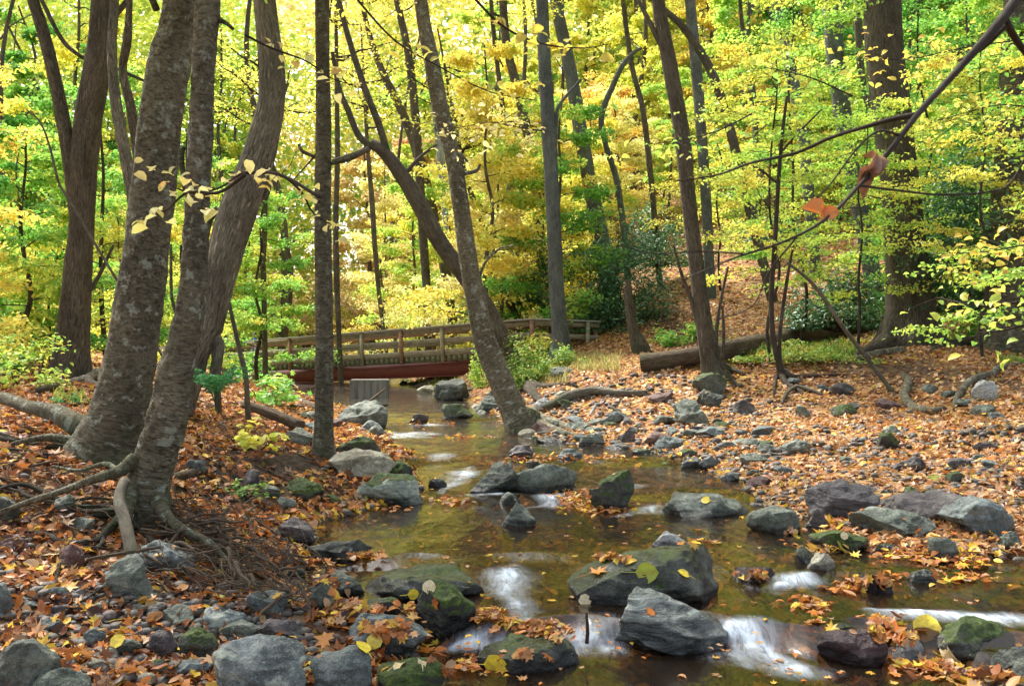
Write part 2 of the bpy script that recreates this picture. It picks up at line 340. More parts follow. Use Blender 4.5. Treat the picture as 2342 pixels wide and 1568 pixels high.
# ------------------------------------------------------------------ water
FOAM = [(1165, 1322, 52, 26, 1.), (1150, 1350, 40, 16, .7), (1190, 1395, 42, 24, .6), (1180, 1372, 30, 18, .6), (1090, 1448, 62, 16, 1.15), (1140, 1462, 30, 10, .8), (1370, 1442, 60, 30, 1.), (1310, 1452, 30, 16, .8),
 (1722, 1440, 50, 22, 1.1), (1680, 1424, 34, 10, .9), (1825, 1538, 75, 22, .7), (1750, 1505, 60, 26, .35), (1640, 1500, 50, 24, .3), (2170, 1410, 130, 13, 1.1), (2290, 1422, 80, 16, 1.2), (2080, 1400, 70, 8, .7),
 (1820, 1330, 48, 11, 1.), (1790, 1345, 25, 6, .6), (1055, 1086, 34, 17, .95), (1035, 1108, 28, 9, .5), (1265, 1150, 24, 12, .8), (1250, 1138, 30, 7, .5), (1495, 1168, 42, 8, .9), (1450, 1112, 26, 7, .6),
 (1010, 1040, 30, 6, .5), (930, 992, 70, 6, .8), (890, 1000, 50, 4, .6), (980, 972, 40, 4, .5), (1120, 1131, 60, 3, .6), (1640, 1240, 90, 5, .12), (1190, 1270, 60, 14, .12), (1480, 1250, 60, 5, .1)]
for pl, s_, ra_, rb_ in [([(1175, 1285), (1150, 1340), (1190, 1395), (1215, 1440)], .5, 16, 8), ([(1655, 1415), (1740, 1462), (1800, 1515), (1860, 1550)], .5, 22, 8), ([(1700, 1450), (1690, 1500), (1730, 1540)], .3, 18, 8), ([(2342, 1428), (2200, 1412), (2060, 1396), (1960, 1392)], .5, 22, 4),
    ([(1075, 1070), (1040, 1105), (1000, 1130)], .55, 12, 4), ([(1120, 1430), (1060, 1450), (1030, 1462)], .5, 18, 7), ([(1330, 1425), (1380, 1455), (1420, 1490)], .5, 16, 7), ([(1850, 1320), (1800, 1340), (1770, 1352)], .5, 14, 4), ([(980, 1000), (900, 996), (850, 1002)], .35, 16, 2),
    ([(1240, 1440), (1330, 1462), (1300, 1500)], .3, 20, 7), ([(1280, 1130), (1250, 1155), (1180, 1165)], .35, 14, 3), ([(1500, 1160), (1440, 1175), (1400, 1185)], .4, 16, 3), ([(1640, 1300), (1720, 1345), (1800, 1365)], .18, 26, 6)]:
    for (a_, b_), (c_, d_) in zip(pl[:-1], pl[1:]):
        for k in range(4): FOAM.append((a_ + (c_ - a_) * k / 4, b_ + (d_ - b_) * k / 4, ra_, rb_, s_ * .8))
x0 = np.linspace(-3.2, 14, 560); y0 = np.concatenate([np.linspace(1.5, 9, 420), np.linspace(9.03, 24, 360)])
X, Y = np.meshgrid(x0, y0); X = X.ravel(); Y = Y.ravel(); P = np.stack([X, Y, 0 * X], 1)
fo = 0 * X
for a, b, ra, rb, s_ in FOAM:
    c_ = wp(a, b); rx = .98 * ra / F * c_[1]; ry = .75 * rb * c_[1] ** 2 / (CZ * F)
    fo = fo + s_ * (.9 + .35 * noise(P * np.array([7, 3, 1]), 44)) * np.exp(-((X - c_[0]) / rx) ** 2 - ((Y - c_[1]) / ry) ** 2)
warp = .5 * noise(P * .9, 31) + .22 * noise(P * 2.6, 32)
Wz = np.minimum(wlev(Y + warp), wlev(Y) + .07) + .006 * fbm(P * np.array([3, 1.6, 1]), 12, 3) + fo * (.014 * noise(P * np.array([9, 5, 1]), 13) + .01)
_, S, _ = ground(X, Y, True)
ii = np.arange(len(X)).reshape(len(y0), len(x0)); Q = np.stack([ii[:-1, :-1], ii[:-1, 1:], ii[1:, 1:], ii[1:, :-1]], -1).reshape(-1, 4)
keep = S[Q].min(1) < .35; Q = Q[keep]; us = np.unique(Q); rm = np.full(len(X), -1); rm[us] = np.arange(len(us))
t = NT('brook_water'); pos = t.n('NewGeometry').outputs['Position']; fa = t.attr('foam').outputs['Fac']
rip = t.noise(t.mapping(pos, (3.2, 1.5, 1)), 1.0, 3, .5, .6); rip2 = t.noise(t.mapping(pos, (9, 3.5, 1)), 1.0, 2, .5, .5)
nb = t.bump(t.math('ADD', rip, t.math('MULTIPLY', rip2, .35)), .35, .05)
fr = t.n('Fresnel', IOR=1.33); t.t.links.new(nb, fr.inputs['Normal'])
tr = t.n('BsdfTransparent', Color=(.62, .48, .34, 1)).outputs[0]
murk = t.n('BsdfDiffuse', Color=(.09, .062, .036, 1)).outputs[0]
body = t.n('MixShader', i0=.11, i1=tr, i2=murk).outputs[0]
gl = t.n('BsdfGlossy', Color=(1, 1, 1, 1), Roughness=.13); t.t.links.new(nb, gl.inputs['Normal'])
w_ = t.n('MixShader', i0=fr.outputs[0], i1=body, i2=gl.outputs[0]).outputs[0]
st = t.noise(t.mapping(pos, (11, 3.0, 3), (0, 0, .25)), 1.0, 7, .7, 1.0)
ff = t.math('MULTIPLY', fa, t.ramp(st, [(.32, .22), (.50, .68), (.66, 1.)]))
ff = t.math('MULTIPLY', ff, t.ramp(t.noise(pos, 2.6, 4, .6), [(.32, .45), (.55, 1.)])); ff = t.ramp(ff, [(.05, 0.), (.40, .32), (.95, .95)])
white = t.n('BsdfDiffuse', Color=(.60, .68, .76, 1)).outputs[0]
M_WATER = t.done(t.n('MixShader', i0=ff, i1=w_, i2=white).outputs[0])
obj('brook_water', mesh('brook_water', np.stack([X, Y, Wz], 1)[us], quads=rm[Q], mats=M_WATER, attrs={'foam': np.clip(fo, 0, 1.4)[us]}), kind='structure')
far = [(-14, 24), (-2, 24), (4, 24.0), (-3, 42), (-9, 60), (-18, 60)]
xs = []
for yy in np.linspace(23.97, 70, 30):
    l_ = np.interp(yy, LA[:, 0], LA[:, 1]) - 1.2; r_ = np.interp(yy, RA[:, 0], RA[:, 1]) + 1.2
    for k in np.linspace(0, 1, 12): xs.append((l_ + (r_ - l_) * k, yy, float(wlev(yy)) + .003))
ii = np.arange(30 * 12).reshape(30, 12); Q = np.stack([ii[:-1, :-1], ii[:-1, 1:], ii[1:, 1:], ii[1:, :-1]], -1).reshape(-1, 4)
obj('upstream_water', mesh('upstream_water', np.array(xs), quads=Q, mats=M_WATER, attrs={'foam': np.zeros(360)}), kind='structure')
# ------------------------------------------------------------------ leaves
def _oval(w, c, f, n=3):
    ys = [0, .22, .55, .82, 1]; ws = [0, .85, 1, .6, 0]
    mid = [(0, y - .5, -c * (y - .5) ** 2 * 2) for y in ys]
    r = [(w * a, y - .5, f - c * (y - .5) ** 2 * 2) for y, a in zip(ys[1:4], ws[1:4])]
    V = mid + r + [(-x, y, z) for x, y, z in r]
    Fc = [(0, 5, 6, 2), (2, 6, 7, 4), (0, 2, 9, 8), (2, 4, 10, 9)]
    V = [V[i] for i in range(len(V))]
    return np.array(V, float), Fc
OVALS = [_oval(.26, .10, .05), _oval(.30, .35, .10), _oval(.24, -.25, .14), _oval(.33, .6, -.05)]
def _simple(w, f):
    V = np.array([(0, -.5, 0), (w, -.05, f), (0, .5, 0), (-w, -.05, f)], float); return V, [(0, 1, 2, 3)]
SIMPLE = [_simple(.30, .08), _simple(.36, -.08)]
def _maple(c):
    pr = [(-90, .14), (-60, .40), (-38, .30), (-12, .56), (14, .30), (40, .60), (62, .30), (90, .66)]
    pts = [(r * math.cos(R(a)), r * math.sin(R(a))) for a, r in pr]
    pts = pts + [(-x, y) for x, y in pts[1:-1][::-1]]
    V = [(0, .0, -.04)] + [(x, y - .05, c * (x * x + y * y) + .05 * math.sin(7 * x + 3 * y)) for x, y in pts]
    n = len(pts); return np.array(V, float), [(0, 1 + i, 1 + (i + 1) % n) for i in range(n)]
MAPLES = [_maple(.25), _maple(-.3), _maple(.6)]
def leafmesh(name, P, N, size, temps, mat, vv=None, yaw=None, seed=0, kinds=None, ww=None):
    """one mesh of many leaves: centres P, normals N, sizes; v and w are per-leaf colour picks"""
    rs = np.random.RandomState(seed); n = len(P); P = np.asarray(P, float); N = np.asarray(N, float)
    N = N / np.linalg.norm(N, axis=1, keepdims=True)
    a = rs.normal(size=(n, 3)) if yaw is None else np.asarray(yaw, float)
    T1 = a - (a * N).sum(1, keepdims=True) * N; T1 /= np.linalg.norm(T1, axis=1, keepdims=True) + 1e-9
    T0 = np.cross(T1, N); size = np.broadcast_to(size, (n,)); vv = rs.rand(n) if vv is None else vv; ww = rs.rand(n) if ww is None else ww
    kk = rs.randint(0, len(temps), n) if kinds is None else kinds
    VV = []; LF_ = []; LN = []; AV = []; AW = []; base = 0
    for k, (tv, tf) in enumerate(temps):
        m = kk == k; c = m.sum()
        if not c: continue
        w = (P[m][:, None] + size[m][:, None, None] * (tv[None, :, 0:1] * T0[m][:, None] + tv[None, :, 1:2] * T1[m][:, None] + tv[None, :, 2:3] * N[m][:, None]))
        VV.append(w.reshape(-1, 3)); tv_n = len(tv)
        flat = np.array([i for f in tf for i in f]); ln = np.array([len(f) for f in tf])
        LF_.append((flat[None] + (np.arange(c) * tv_n)[:, None] + base).ravel()); LN.append(np.tile(ln, c))
        AV.append(np.repeat(vv[m], tv_n)); AW.append(np.repeat(ww[m], tv_n)); base += c * tv_n
    V = np.concatenate(VV).astype(np.float32); fl = np.concatenate(LF_).astype(np.int32); ln = np.concatenate(LN)
    me = bpy.data.meshes.new(name); me.vertices.add(len(V)); me.vertices.foreach_set('co', V.ravel())
    me.loops.add(len(fl)); me.loops.foreach_set('vertex_index', fl)
    st = np.concatenate([[0], np.cumsum(ln)[:-1]]).astype(np.int32)
    me.polygons.add(len(st)); me.polygons.foreach_set('loop_start', st); me.update(calc_edges=True)
    me.attributes.new('v', 'FLOAT', 'POINT').data.foreach_set('value', np.concatenate(AV).astype(np.float32))
    me.attributes.new('w', 'FLOAT', 'POINT').data.foreach_set('value', np.concatenate(AW).astype(np.float32))
    me.materials.append(mat); return me
# ------------------------------------------------------------------ tubes
def spline(pts, n):
    pts = np.asarray(pts, float); m = len(pts)
    if m < 3: 
        tt = np.linspace(0, 1, n)[:, None]; return pts[0] + (pts[-1] - pts[0]) * tt
    P = np.vstack([2 * pts[0] - pts[1], pts, 2 * pts[-1] - pts[-2]])
    seg = np.linalg.norm(np.diff(pts[:, :3], axis=0), axis=1) + 1e-6; cs = np.concatenate([[0], np.cumsum(seg)]); q = np.linspace(0, cs[-1], n); out = []
    for s_ in q:
        i = min(np.searchsorted(cs, s_, 'right') - 1, m - 2); f = (s_ - cs[i]) / seg[i]
        a, b, c, d = P[i], P[i + 1], P[i + 2], P[i + 3]
        out.append(.5 * (2 * b + (c - a) * f + (2 * a - 5 * b + 4 * c - d) * f * f + (3 * b - a - 3 * c + d) * f ** 3))
    return np.array(out)
def tube(acc, pts, rad, segs=8, n=None, amp=0., freq=4., seed=0, lobes=0, flare=0., cap=True, s0=0., fz=1.):
    """pts with radii, as a tapered limb; bc = bark coordinates"""
    pts = np.asarray(pts, float); rad = np.asarray(rad, float)
    L = np.linalg.norm(np.diff(pts, axis=0), axis=1).sum()
    n = n or max(3, int(L / max(.04, rad.mean() * 1.2)))
    n = min(n, 700); PR = spline(np.column_stack([pts, rad]), n); C = PR[:, :3]; r = np.maximum(PR[:, 3], .0015)
    Tn = np.gradient(C, axis=0); Tn /= np.linalg.norm(Tn, axis=1, keepdims=True) + 1e-9
    a = np.array([1., 0, 0]) if abs(Tn[0][0]) < .8 else np.array([0, 1., 0]); U = np.zeros_like(C)
    for i in range(n):
        a = a - a.dot(Tn[i]) * Tn[i]; a /= np.linalg.norm(a) + 1e-9; U[i] = a
    W = np.cross(Tn, U); th = np.linspace(0, 2 * math.pi, segs, endpoint=False); s = np.concatenate([[0], np.cumsum(np.linalg.norm(np.diff(C, axis=0), axis=1))]) + s0
    co, si = np.cos(th), np.sin(th); r0 = rad.max()
    A = np.stack([np.tile(co, (n, 1)) * r0, np.tile(si, (n, 1)) * r0, np.tile(s[:, None], (1, segs))], -1).reshape(-1, 3)
    rr = np.tile(r[:, None], (1, segs))
    if amp: 
        q = A.copy() * freq; q[:, 2] *= fz; rr = rr * (1 + amp * fbm(q, seed, 4).reshape(n, segs))
    if lobes:
        ph = seed * 1.7; lob = (.5 + .5 * np.cos(lobes * th + ph + .8 * np.sin(th * 2 + seed)))[None]
        rr = rr * (1 + flare * np.exp(-s / (r0 * 1.6))[:, None] * (lob ** 2))
    V = (C[:, None] + rr[..., None] * (co[None, :, None] * U[:, None] + si[None, :, None] * W[:, None])).reshape(-1, 3)
    ii = np.arange(n * segs).reshape(n, segs); j = np.roll(ii, -1, 1)
    Fc = np.stack([ii[:-1], j[:-1], j[1:], ii[1:]], -1).reshape(-1, 4).tolist()
    if cap: Fc.append(ii[-1].tolist()); Fc.append(ii[0][::-1].tolist())
    acc.add(V, Fc, A + np.array([seed * 3.1, 0, 0]))
    return C, r
def jag(p0, p1, k, amp, rs, droop=0.):
    p0 = np.array(p0, float); p1 = np.array(p1, float); L = np.linalg.norm(p1 - p0); out = []
    for i in range(k + 1):
        f = i / k; q = p0 + (p1 - p0) * f + (rs.normal(size=3) * amp * L * (0 < i)); q[2] -= droop * L * f * f; out.append(q)
    return out
# ------------------------------------------------------------------ rocks
_ico = {}
def ico(k):
    if k not in _ico:
        b = bmesh.new(); bmesh.ops.create_icosphere(b, subdivisions=k, radius=1)
        _ico[k] = (np.array([v.co[:] for v in b.verts]), [tuple(v.index for v in f.verts) for f in b.faces]); b.free()
    return _ico[k]
def rockverts(dim, seed, k=4, cuts=9, sharp=.5, rough=1., tilt=None):
    cuts += 3; rs = np.random.RandomState(seed); V, Fc = ico(k); V = V.copy()
    V *= (1 + .22 * noise(V * 1.2 + seed, 1))[:, None]
    for i in range(cuts):
        nn = rs.normal(size=3); nn[2] *= .8; nn /= np.linalg.norm(nn); d = rs.uniform(.42, .82) if rs.rand() < sharp else rs.uniform(.7, .92)
        s = V @ nn; V -= (np.maximum(0, s - d) * .96)[:, None] * nn
    a = rs.uniform(-.35, .35) if tilt is None else tilt
    V = (V - V.min(0)) / (V.max(0) - V.min(0)) * 2 - 1
    V = V * np.array(dim) / 2
    ca, sa = math.cos(a), math.sin(a); X_ = V[:, 0] * ca - V[:, 2] * sa * .5; V[:, 2] = V[:, 2] * ca + V[:, 0] * sa * .35; V[:, 0] = X_
    m = float(np.mean(dim)); nrm = V / (np.linalg.norm(V, axis=1, keepdims=True) + 1e-9); q = V / m + seed * 1.3
    V += nrm * (m * rough * (.055 * fbm(q * 2.2, 2, 3) +   .030 * fbm(q * 7, 5, 4, .6) - .045 * np.abs(noise(q * np.array([2, 2, 9]), 7))))[:, None]
    V = (V - (V.min(0) + V.max(0)) / 2) / (V.max(0) - V.min(0)) * np.array(dim)
    return V, Fc
SURF_V = []; SURF_F = []; _sn = 0
def addsurf(V, Fc):
    global _sn
    SURF_V.extend(V.tolist()); SURF_F.extend([tuple(i + _sn for i in f) for f in Fc]); _sn += len(V)
ROCKPOS = []
def rock(xl, xr, yt, yb, ty, label, group=None, water=False, seed=None, k=5, cuts=9, sharp=.5, dep=.75, sink=.3, tilt=None, name='rock', cat='rock', rough=1., lean=0., hmax=None):
    seed = seed if seed is not None else int(xl * 7 + yb) % 9999
    cx = (xl + xr) / 2; b = wp(cx, yb) if water else gp(cx, yb); Y0 = b[1]; s = F / Y0
    w = (xr - xl) / s; D = w * dep; slope = max(.05, (yb - HZ) / F); hp = (yt and (yb - yt)) or 0
    H = max(.30 * w * .6, hp / s - .38 * D * slope)
    full = H * (1 + sink) + (.10 if water else 0.)
    V, Fc = rockverts((w, D, full), seed, k, cuts, sharp, rough, tilt)
    if lean: V[:, 2] = -full / 2 + (V[:, 2] + full / 2) * (1 - abs(lean) * np.clip(.42 + .6 * np.sign(lean) * V[:, 0] / (w / 2), 0, 1)); V[:, 2] += full / 2 - V[:, 2].max()
    if hmax is not None: H = hmax
    yc = Y0 + D * .42; x = (cx - CX) / F * (Y0 + D * .25)
    z = b[2] + H - full / 2
    o = obj(name, mesh(name, V, Fc, mats=RK[ty], attrs={'wet': np.clip(1 - (V[:, 2] + z - float(wlev(yc)) - .02) / .09, 0, 1)}), None, label, cat, group, None, (x, yc, z))
    addsurf(V + np.array([x, yc, z]), Fc); ROCKPOS.append((x, yc, max(w, D) / 2)); return o
# ------------------------------------------------------------------ boulders and rocks one can tell apart (edges as measured in the photo)
xl_big = lambda a: a == 1292
BR = [  # xl, xr, ytop, ybase, stone, in water, label
 (1072,1196,1055,1128,'d',1,'dark angular greenish-topped boulder, left one of the touching pair in mid brook'),
 (1166,1322,1057,1127,'g',1,'broad sloping speckled boulder, right one of the touching pair in mid brook'),
 (1347,1453,1072,1168,'M',1,'upright boulder with yellow-green mossy top standing in the middle of the brook'),
 (1145,1228,1145,1206,'g',1,'small pyramid-shaped grey stone alone in the pool in front of the mid-brook pair'),
 (1138,1191,1125,1152,'g',1,'little olive stone just behind the pyramid-shaped stone in the pool'),
 (813,969,1084,1171,'G',0,'rounded pale green boulder with moss streaks at the left edge of the pool'),
 (748,902,1027,1096,'t',0,'long tan boulder sloping down to the right of the slim dark trunk'),
 (873,946,1052,1103,'M',0,'small dark mossy rock tucked behind the pale green boulder'),
 (766,878,994,1052,'M',0,'dark rock capped with thick moss at the foot of the slim dark trunk'),
 (770,890,914,979,'g',1,'large grey-green block standing in shallow water in front of the footbridge'),
 (645,740,1094,1148,'M',0,'low humped rock with bright moss on the leafy left bank'),
 (714,780,1130,1153,'M',0,'flat apron of mossy stone beside the low humped mossy rock'),
 (700,850,1231,1277,'d',1,'smooth wet grey-green slab at the left margin of the pool'),
 (823,1112,1300,1372,'W',1,'wide flat dark mossy slab barely rising from the brook at lower centre'),
 (940,1090,1329,1432,'M',1,'rounded black-green mossy boulder with a few leaves, beside the leaf heap at lower centre'),
 (765,985,1402,1508,'b',0,'blue-grey peaked boulder at the lower centre edge of the left bank'),
 (705,852,1480,1600,'b',0,'rounded grey-green boulder cut by the bottom edge, left of the mossy one'),
 (850,1035,1506,1600,'M',0,'mossy boulder with pale leaves cut by the bottom edge of the picture'),
 (775,845,1390,1432,'r',0,'small red-brown stone among orange leaves at lower centre'),
 (828,925,1365,1400,'m',1,'flat mossy stone in front of the wide dark slab'),
 (1292,1660,1245,1385,'W',1,'largest boulder of the brook, dark, with a green and an orange leaf on top'),
 (1403,1680,1338,1482,'S',1,'streaked wet boulder shining blue at the small waterfall, in front of the largest boulder'),
 (1493,1588,1214,1258,'w',1,'nearly white stone perched behind the largest boulder'),
 (1080,1330,1455,1535,'W',1,'smooth drowned rock under the lip of the central fall'),
 (1516,1722,1125,1183,'g',1,'long low grey boulder with one yellow leaf, right of mid brook'),
 (1714,1837,1158,1221,'g',1,'domed grey-green stone with pale streaks at the right margin of the pool'),
 (1855,2013,1095,1188,'L',0,'dark brown boulder with split layers on the right gravel bar'),
 (1840,1903,1163,1213,'p',1,'smooth purplish stone below the dark layered boulder'),
 (1956,2145,1161,1228,'g',0,'low wedge-shaped grey boulder in front of the purplish ridge-backed one'),
 (2034,2225,1120,1200,'p',0,'broad ridge-backed purplish boulder on the right gravel bar'),
 (2160,2331,1130,1228,'b',0,'angular blue-grey slab leaning up at the right edge of the gravel bar'),
 (1857,1993,1221,1272,'M',0,'flat rock topped with the brightest green moss at the right water edge'),
 (1822,1880,1252,1292,'W',1,'shiny black stone at the water edge under the bright mossy rock'),
 (1842,1920,1262,1314,'t',1,'olive-brown rounded stone beside the shiny black one'),
 (2003,2057,1241,1277,'m',0,'squarish green-grey stone on the leafy shore right of the bright mossy rock'),
 (2125,2202,1226,1306,'g',0,'upright grey slab at the leafy shore near the right edge'),
 (2192,2262,1279,1319,'g',0,'round grey cobble below the upright slab near the right edge'),
 (1968,2044,1312,1358,'R',1,'maroon stone half sunk in the water at right'),
 (1673,1784,1297,1338,'R',1,'small wet brown stone carrying leaves beside the right-hand cascade'),
 (1877,2030,1436,1524,'R',1,'purple-red wet boulder at lower right'),
 (2041,2122,1458,1518,'w',1,'pale grey stone between the purple-red boulder and the long mossy one'),
 (2145,2345,1420,1518,'m',1,'long dark green boulder with mossy back at the lower right corner'),
 (2275,2420,1476,1575,'d',1,'blackish boulder cut by the lower right corner'),
 (1867,1985,1426,1460,'M',1,'flat dark stone edged with moss above the purple-red boulder'),
 (1983,2046,1424,1455,'p',1,'small wet grey stone beside the big yellow leaf at lower right'),
 (1585,1666,851,905,'m',0,'squarish dark green boulder at the foot of the clump on the right bank'),
 (1595,1656,889,933,'d',0,'black rock flecked with white lichen below the squarish dark green boulder'),
 (1543,1627,911,973,'g',0,'big slanting boulder with white lichen blotches on the right bank'),
 (1673,1727,914,950,'p',0,'grey dome-shaped rock in the leaves right of the lichen-blotched boulder'),
 (1903,1968,924,955,'m',0,'rounded mossy brown rock at the foot of the right bank'),
 (1820,1855,926,956,'g',0,'small angular rock halfway between the dome-shaped rock and the mossy brown one'),
 (2009,2056,988,1027,'M',0,'small angular rock with yellow-green moss on the leaf-covered bar'),
 (2019,2064,971,996,'g',0,'grey block directly behind the small yellow-green mossy rock'),
 (2225,2285,869,918,'w',0,'cracked pale stone beside the snaking root near the right edge'),
 (2155,2196,893,911,'g',0,'thin dark flat stone just left of the snaking root'),
 (2110,2150,878,900,'g',0,'low green-grey stone in the hollow between the two bare roots'),
 (1216,1278,909,940,'w',0,'pale rounded boulder between the roots of the two leaning trees'),
 (1009,1090,922,960,'m',1,'brown mossy rock at the far shore left of the leaning trees'),
 (934,980,944,968,'p',1,'low flat-topped stone standing alone in the far shallows'),
 (979,1022,1093,1115,'d',1,'small black stone beside the upper cascade'),
 (1202,1247,1049,1071,'d',1,'small black wedge behind the broad sloping boulder'),
 (1382,1451,1012,1040,'d',0,'dark jagged stone on the shore behind the mossy upright boulder'),
 (1470,1540,987,1018,'r',0,'reddish flat stone on the far side of the gravel bar'),
 (1322,1384,987,1032,'g',0,'grey-green stone by the white stick'),
 (1418,1454,975,1012,'p',0,'upright grey stone left of the reddish flat one'),
 (1445,1500,1024,1056,'m',0,'olive green block at the gravel bar edge'),
 (1498,1568,996,1032,'b',0,'broad blue-grey stone right of the olive green block'),
 (1271,1334,1026,1056,'b',1,'light blue-grey flat stone at the water edge'),
 (1224,1308,1001,1031,'g',0,'slanting slab in front of the leaning tree'),
 (1163,1222,1016,1046,'p',1,'low jagged stone with leaves right of the drifted log'),
 (1556,1625,1046,1084,'d',0,'low dark pointed stone at the right shore'),
 (1600,1650,1040,1076,'b',0,'grey angular stone beside the low dark pointed one'),
 (1590,1665,975,1001,'b',0,'flat blue-grey stone in the leaves below the lichen-blotched boulder'),
 (1675,1750,1001,1024,'g',0,'long low stone in the middle of the leaf-covered bar'),
 (1780,1858,1003,1038,'g',0,'mossy grey slab in the middle of the leaf-covered bar'),
 (1690,1757,1036,1066,'g',0,'rounded slab near the right shore, left of the split-layer boulder'),
 (2048,2125,1042,1080,'L',0,'cluster-like dark grey stone on the bar behind the ridge-backed boulder'),
 (2166,2226,1048,1074,'p',0,'flat purplish stone behind the leaning blue-grey slab'),
 (2246,2304,1052,1073,'b',0,'thin blue-grey plate stone near the right edge'),
 (2225,2285,1008,1034,'p',0,'grey stone on the bar near the right edge'),
 (2056,2112,1112,1140,'m',0,'small green-grey stone behind the ridge-backed boulder'),
 (990,1076,866,930,'d',0,'black overhanging rock under the right end of the footbridge'),
 (1086,1150,905,946,'g',0,'grey bank stone left of the leaning trees'),
 (312,446,1234,1312,'b',0,'flat-faced blue-grey slab under the sawn pale limb on the left bank'),
 (237,353,1268,1367,'g',0,'round greenish boulder below the end of the sawn pale limb'),
 (360,446,1386,1438,'g',0,'blunt grey stone left of the row at the bottom of the debris pile'),
 (438,575,1388,1450,'B',0,'smooth arched grey stone at the bottom of the debris pile'),
 (554,655,1358,1418,'b',0,'angular pale blue-grey stone at the right end of the debris pile'),
 (499,600,1418,1470,'g',0,'low rounded stone half behind the olive dome'),
 (403,498,1434,1514,'m',0,'smooth olive dome with a seam at lower left'),
 (330,406,1443,1508,'p',0,'square purplish stone left of the olive dome'),
 (476,706,1455,1600,'B',0,'big blue-grey boulder with white lichen crust cut by the bottom edge'),
 (590,700,1418,1475,'p',0,'grey boulder behind the white-crusted one'),
 (186,242,1436,1478,'b',0,'small faceted grey stone at lower left'),
 (252,322,1460,1508,'g',0,'flat green-grey stone left of the square purplish one'),
 (-30,121,1460,1610,'d',0,'large dark green boulder in the lower left corner'),
 (66,195,1528,1620,'g',0,'grey-green boulder at the bottom edge beside the corner one'),
 (200,262,1482,1512,'t',0,'tan rounded cobble at lower left'),
 (340,382,1508,1545,'m',0,'small mossy cobble near the bottom edge'),
 (393,480,1508,1556,'b',0,'wet blue-grey stone left of the white-crusted boulder'),
 (706,762,1333,1398,'g',0,'upright blunt stone at the water edge right of the debris pile'),
 (711,832,1312,1368,'g',1,'long green-grey stone at the water edge behind the upright blunt one'),
 (15,101,1368,1402,'b',0,'long smooth grey cobble at far left'),
 (108,155,1340,1372,'b',0,'rounded blue-grey cobble at far left'),
 (104,156,1382,1410,'p',0,'thin purple stone at far left'),
 (154,200,1380,1404,'b',0,'flat slate-coloured stone beside the thin purple one'),
 (126,160,1370,1396,'r',0,'pinkish wedge stone among the far left cobbles'),
 (165,192,1350,1372,'b',0,'small round cobble right of the blue-grey one at far left'),
 (91,136,1418,1453,'b',0,'grey cube-like stone in bright leaves at far left'),
 (121,168,1131,1173,'g',0,'dark leaning slab under the left roots'),
 (-20,48,1138,1198,'d',0,'dark bank rock at the left edge'),
 (134,194,1244,1308,'r',0,'tall brown stone on the left bank'),
 (-10,66,1228,1268,'r',0,'brown stone at the left edge of the bank'),
 (160,212,1180,1216,'g',0,'small greenish stone halfway up the left bank'),
 (-25,22,1335,1420,'b',0,'blue stone cut by the left edge'),
 (620,718,1184,1246,'p',0,'dark purple slab at the shore beside the stump stake'),
 (544,592,1073,1116,'p',0,'thin purple plate standing in the leaves behind the debris pile'),
 (596,645,1110,1138,'g',0,'grey stone left of the low humped mossy rock'),
 (630,680,1136,1168,'g',0,'rounded grey stone in front of the low humped mossy rock'),
 (420,468,1050,1086,'b',0,'pale stone beside the short broken log on the left bank'),
 (648,718,978,1020,'g',0,'flat green stone left of the slim dark trunk'),
 (840,885,968,1000,'g',1,'low stone in the shallows right of the large block'),
 (740,800,1415,1440,'p',0,'little grey stone behind the blue-grey peaked boulder'),
 (645,700,1300,1330,'d',0,'wet stone at the shore under the debris pile'),
 (2080,2140,1300,1330,'g',1,'low wet stone in the leafy shallows near the right edge'),
 (2280,2342,1215,1260,'g',0,'grey stone at the right edge below the leaning blue-grey slab'),
]
for i, (a, b, yt, yb, ty, wa, lab) in enumerate(BR):
    rock(a, b, yt, yb, ty, lab, 'rocks along the brook', bool(wa), seed=100 + i, k=5 if b - a > 55 else 4, lean=.50 if ty == 'S' else (-.22 if xl_big(a) else 0), sharp=(.70 if ty in 'bLpd' else .35) if not wa else .30, cuts=10)
for a, b, yt, yb, ty, hm, lab in [
 (1230, 1470, 1500, 1552, 't', -.035, 'drowned tan stone under the water at the bottom centre'),
 (1490, 1680, 1500, 1530, 'R', -.03, 'drowned reddish stone below the streaked wet boulder'),
 (1560, 1800, 1560, 1610, 't', -.02, 'drowned brown stone cut by the bottom edge right of centre'),
 (1060, 1220, 1545, 1600, 'r', -.04, 'drowned red-brown stone cut by the bottom edge beside the mossy boulder'),
 (2050, 2200, 1370, 1392, 't', -.02, 'drowned flat stone above the long white cascade at right')]:
    rock(a, b, yt, yb, ty, lab, 'drowned stones', True, seed=int(a), k=4, hmax=hm, sharp=.4)
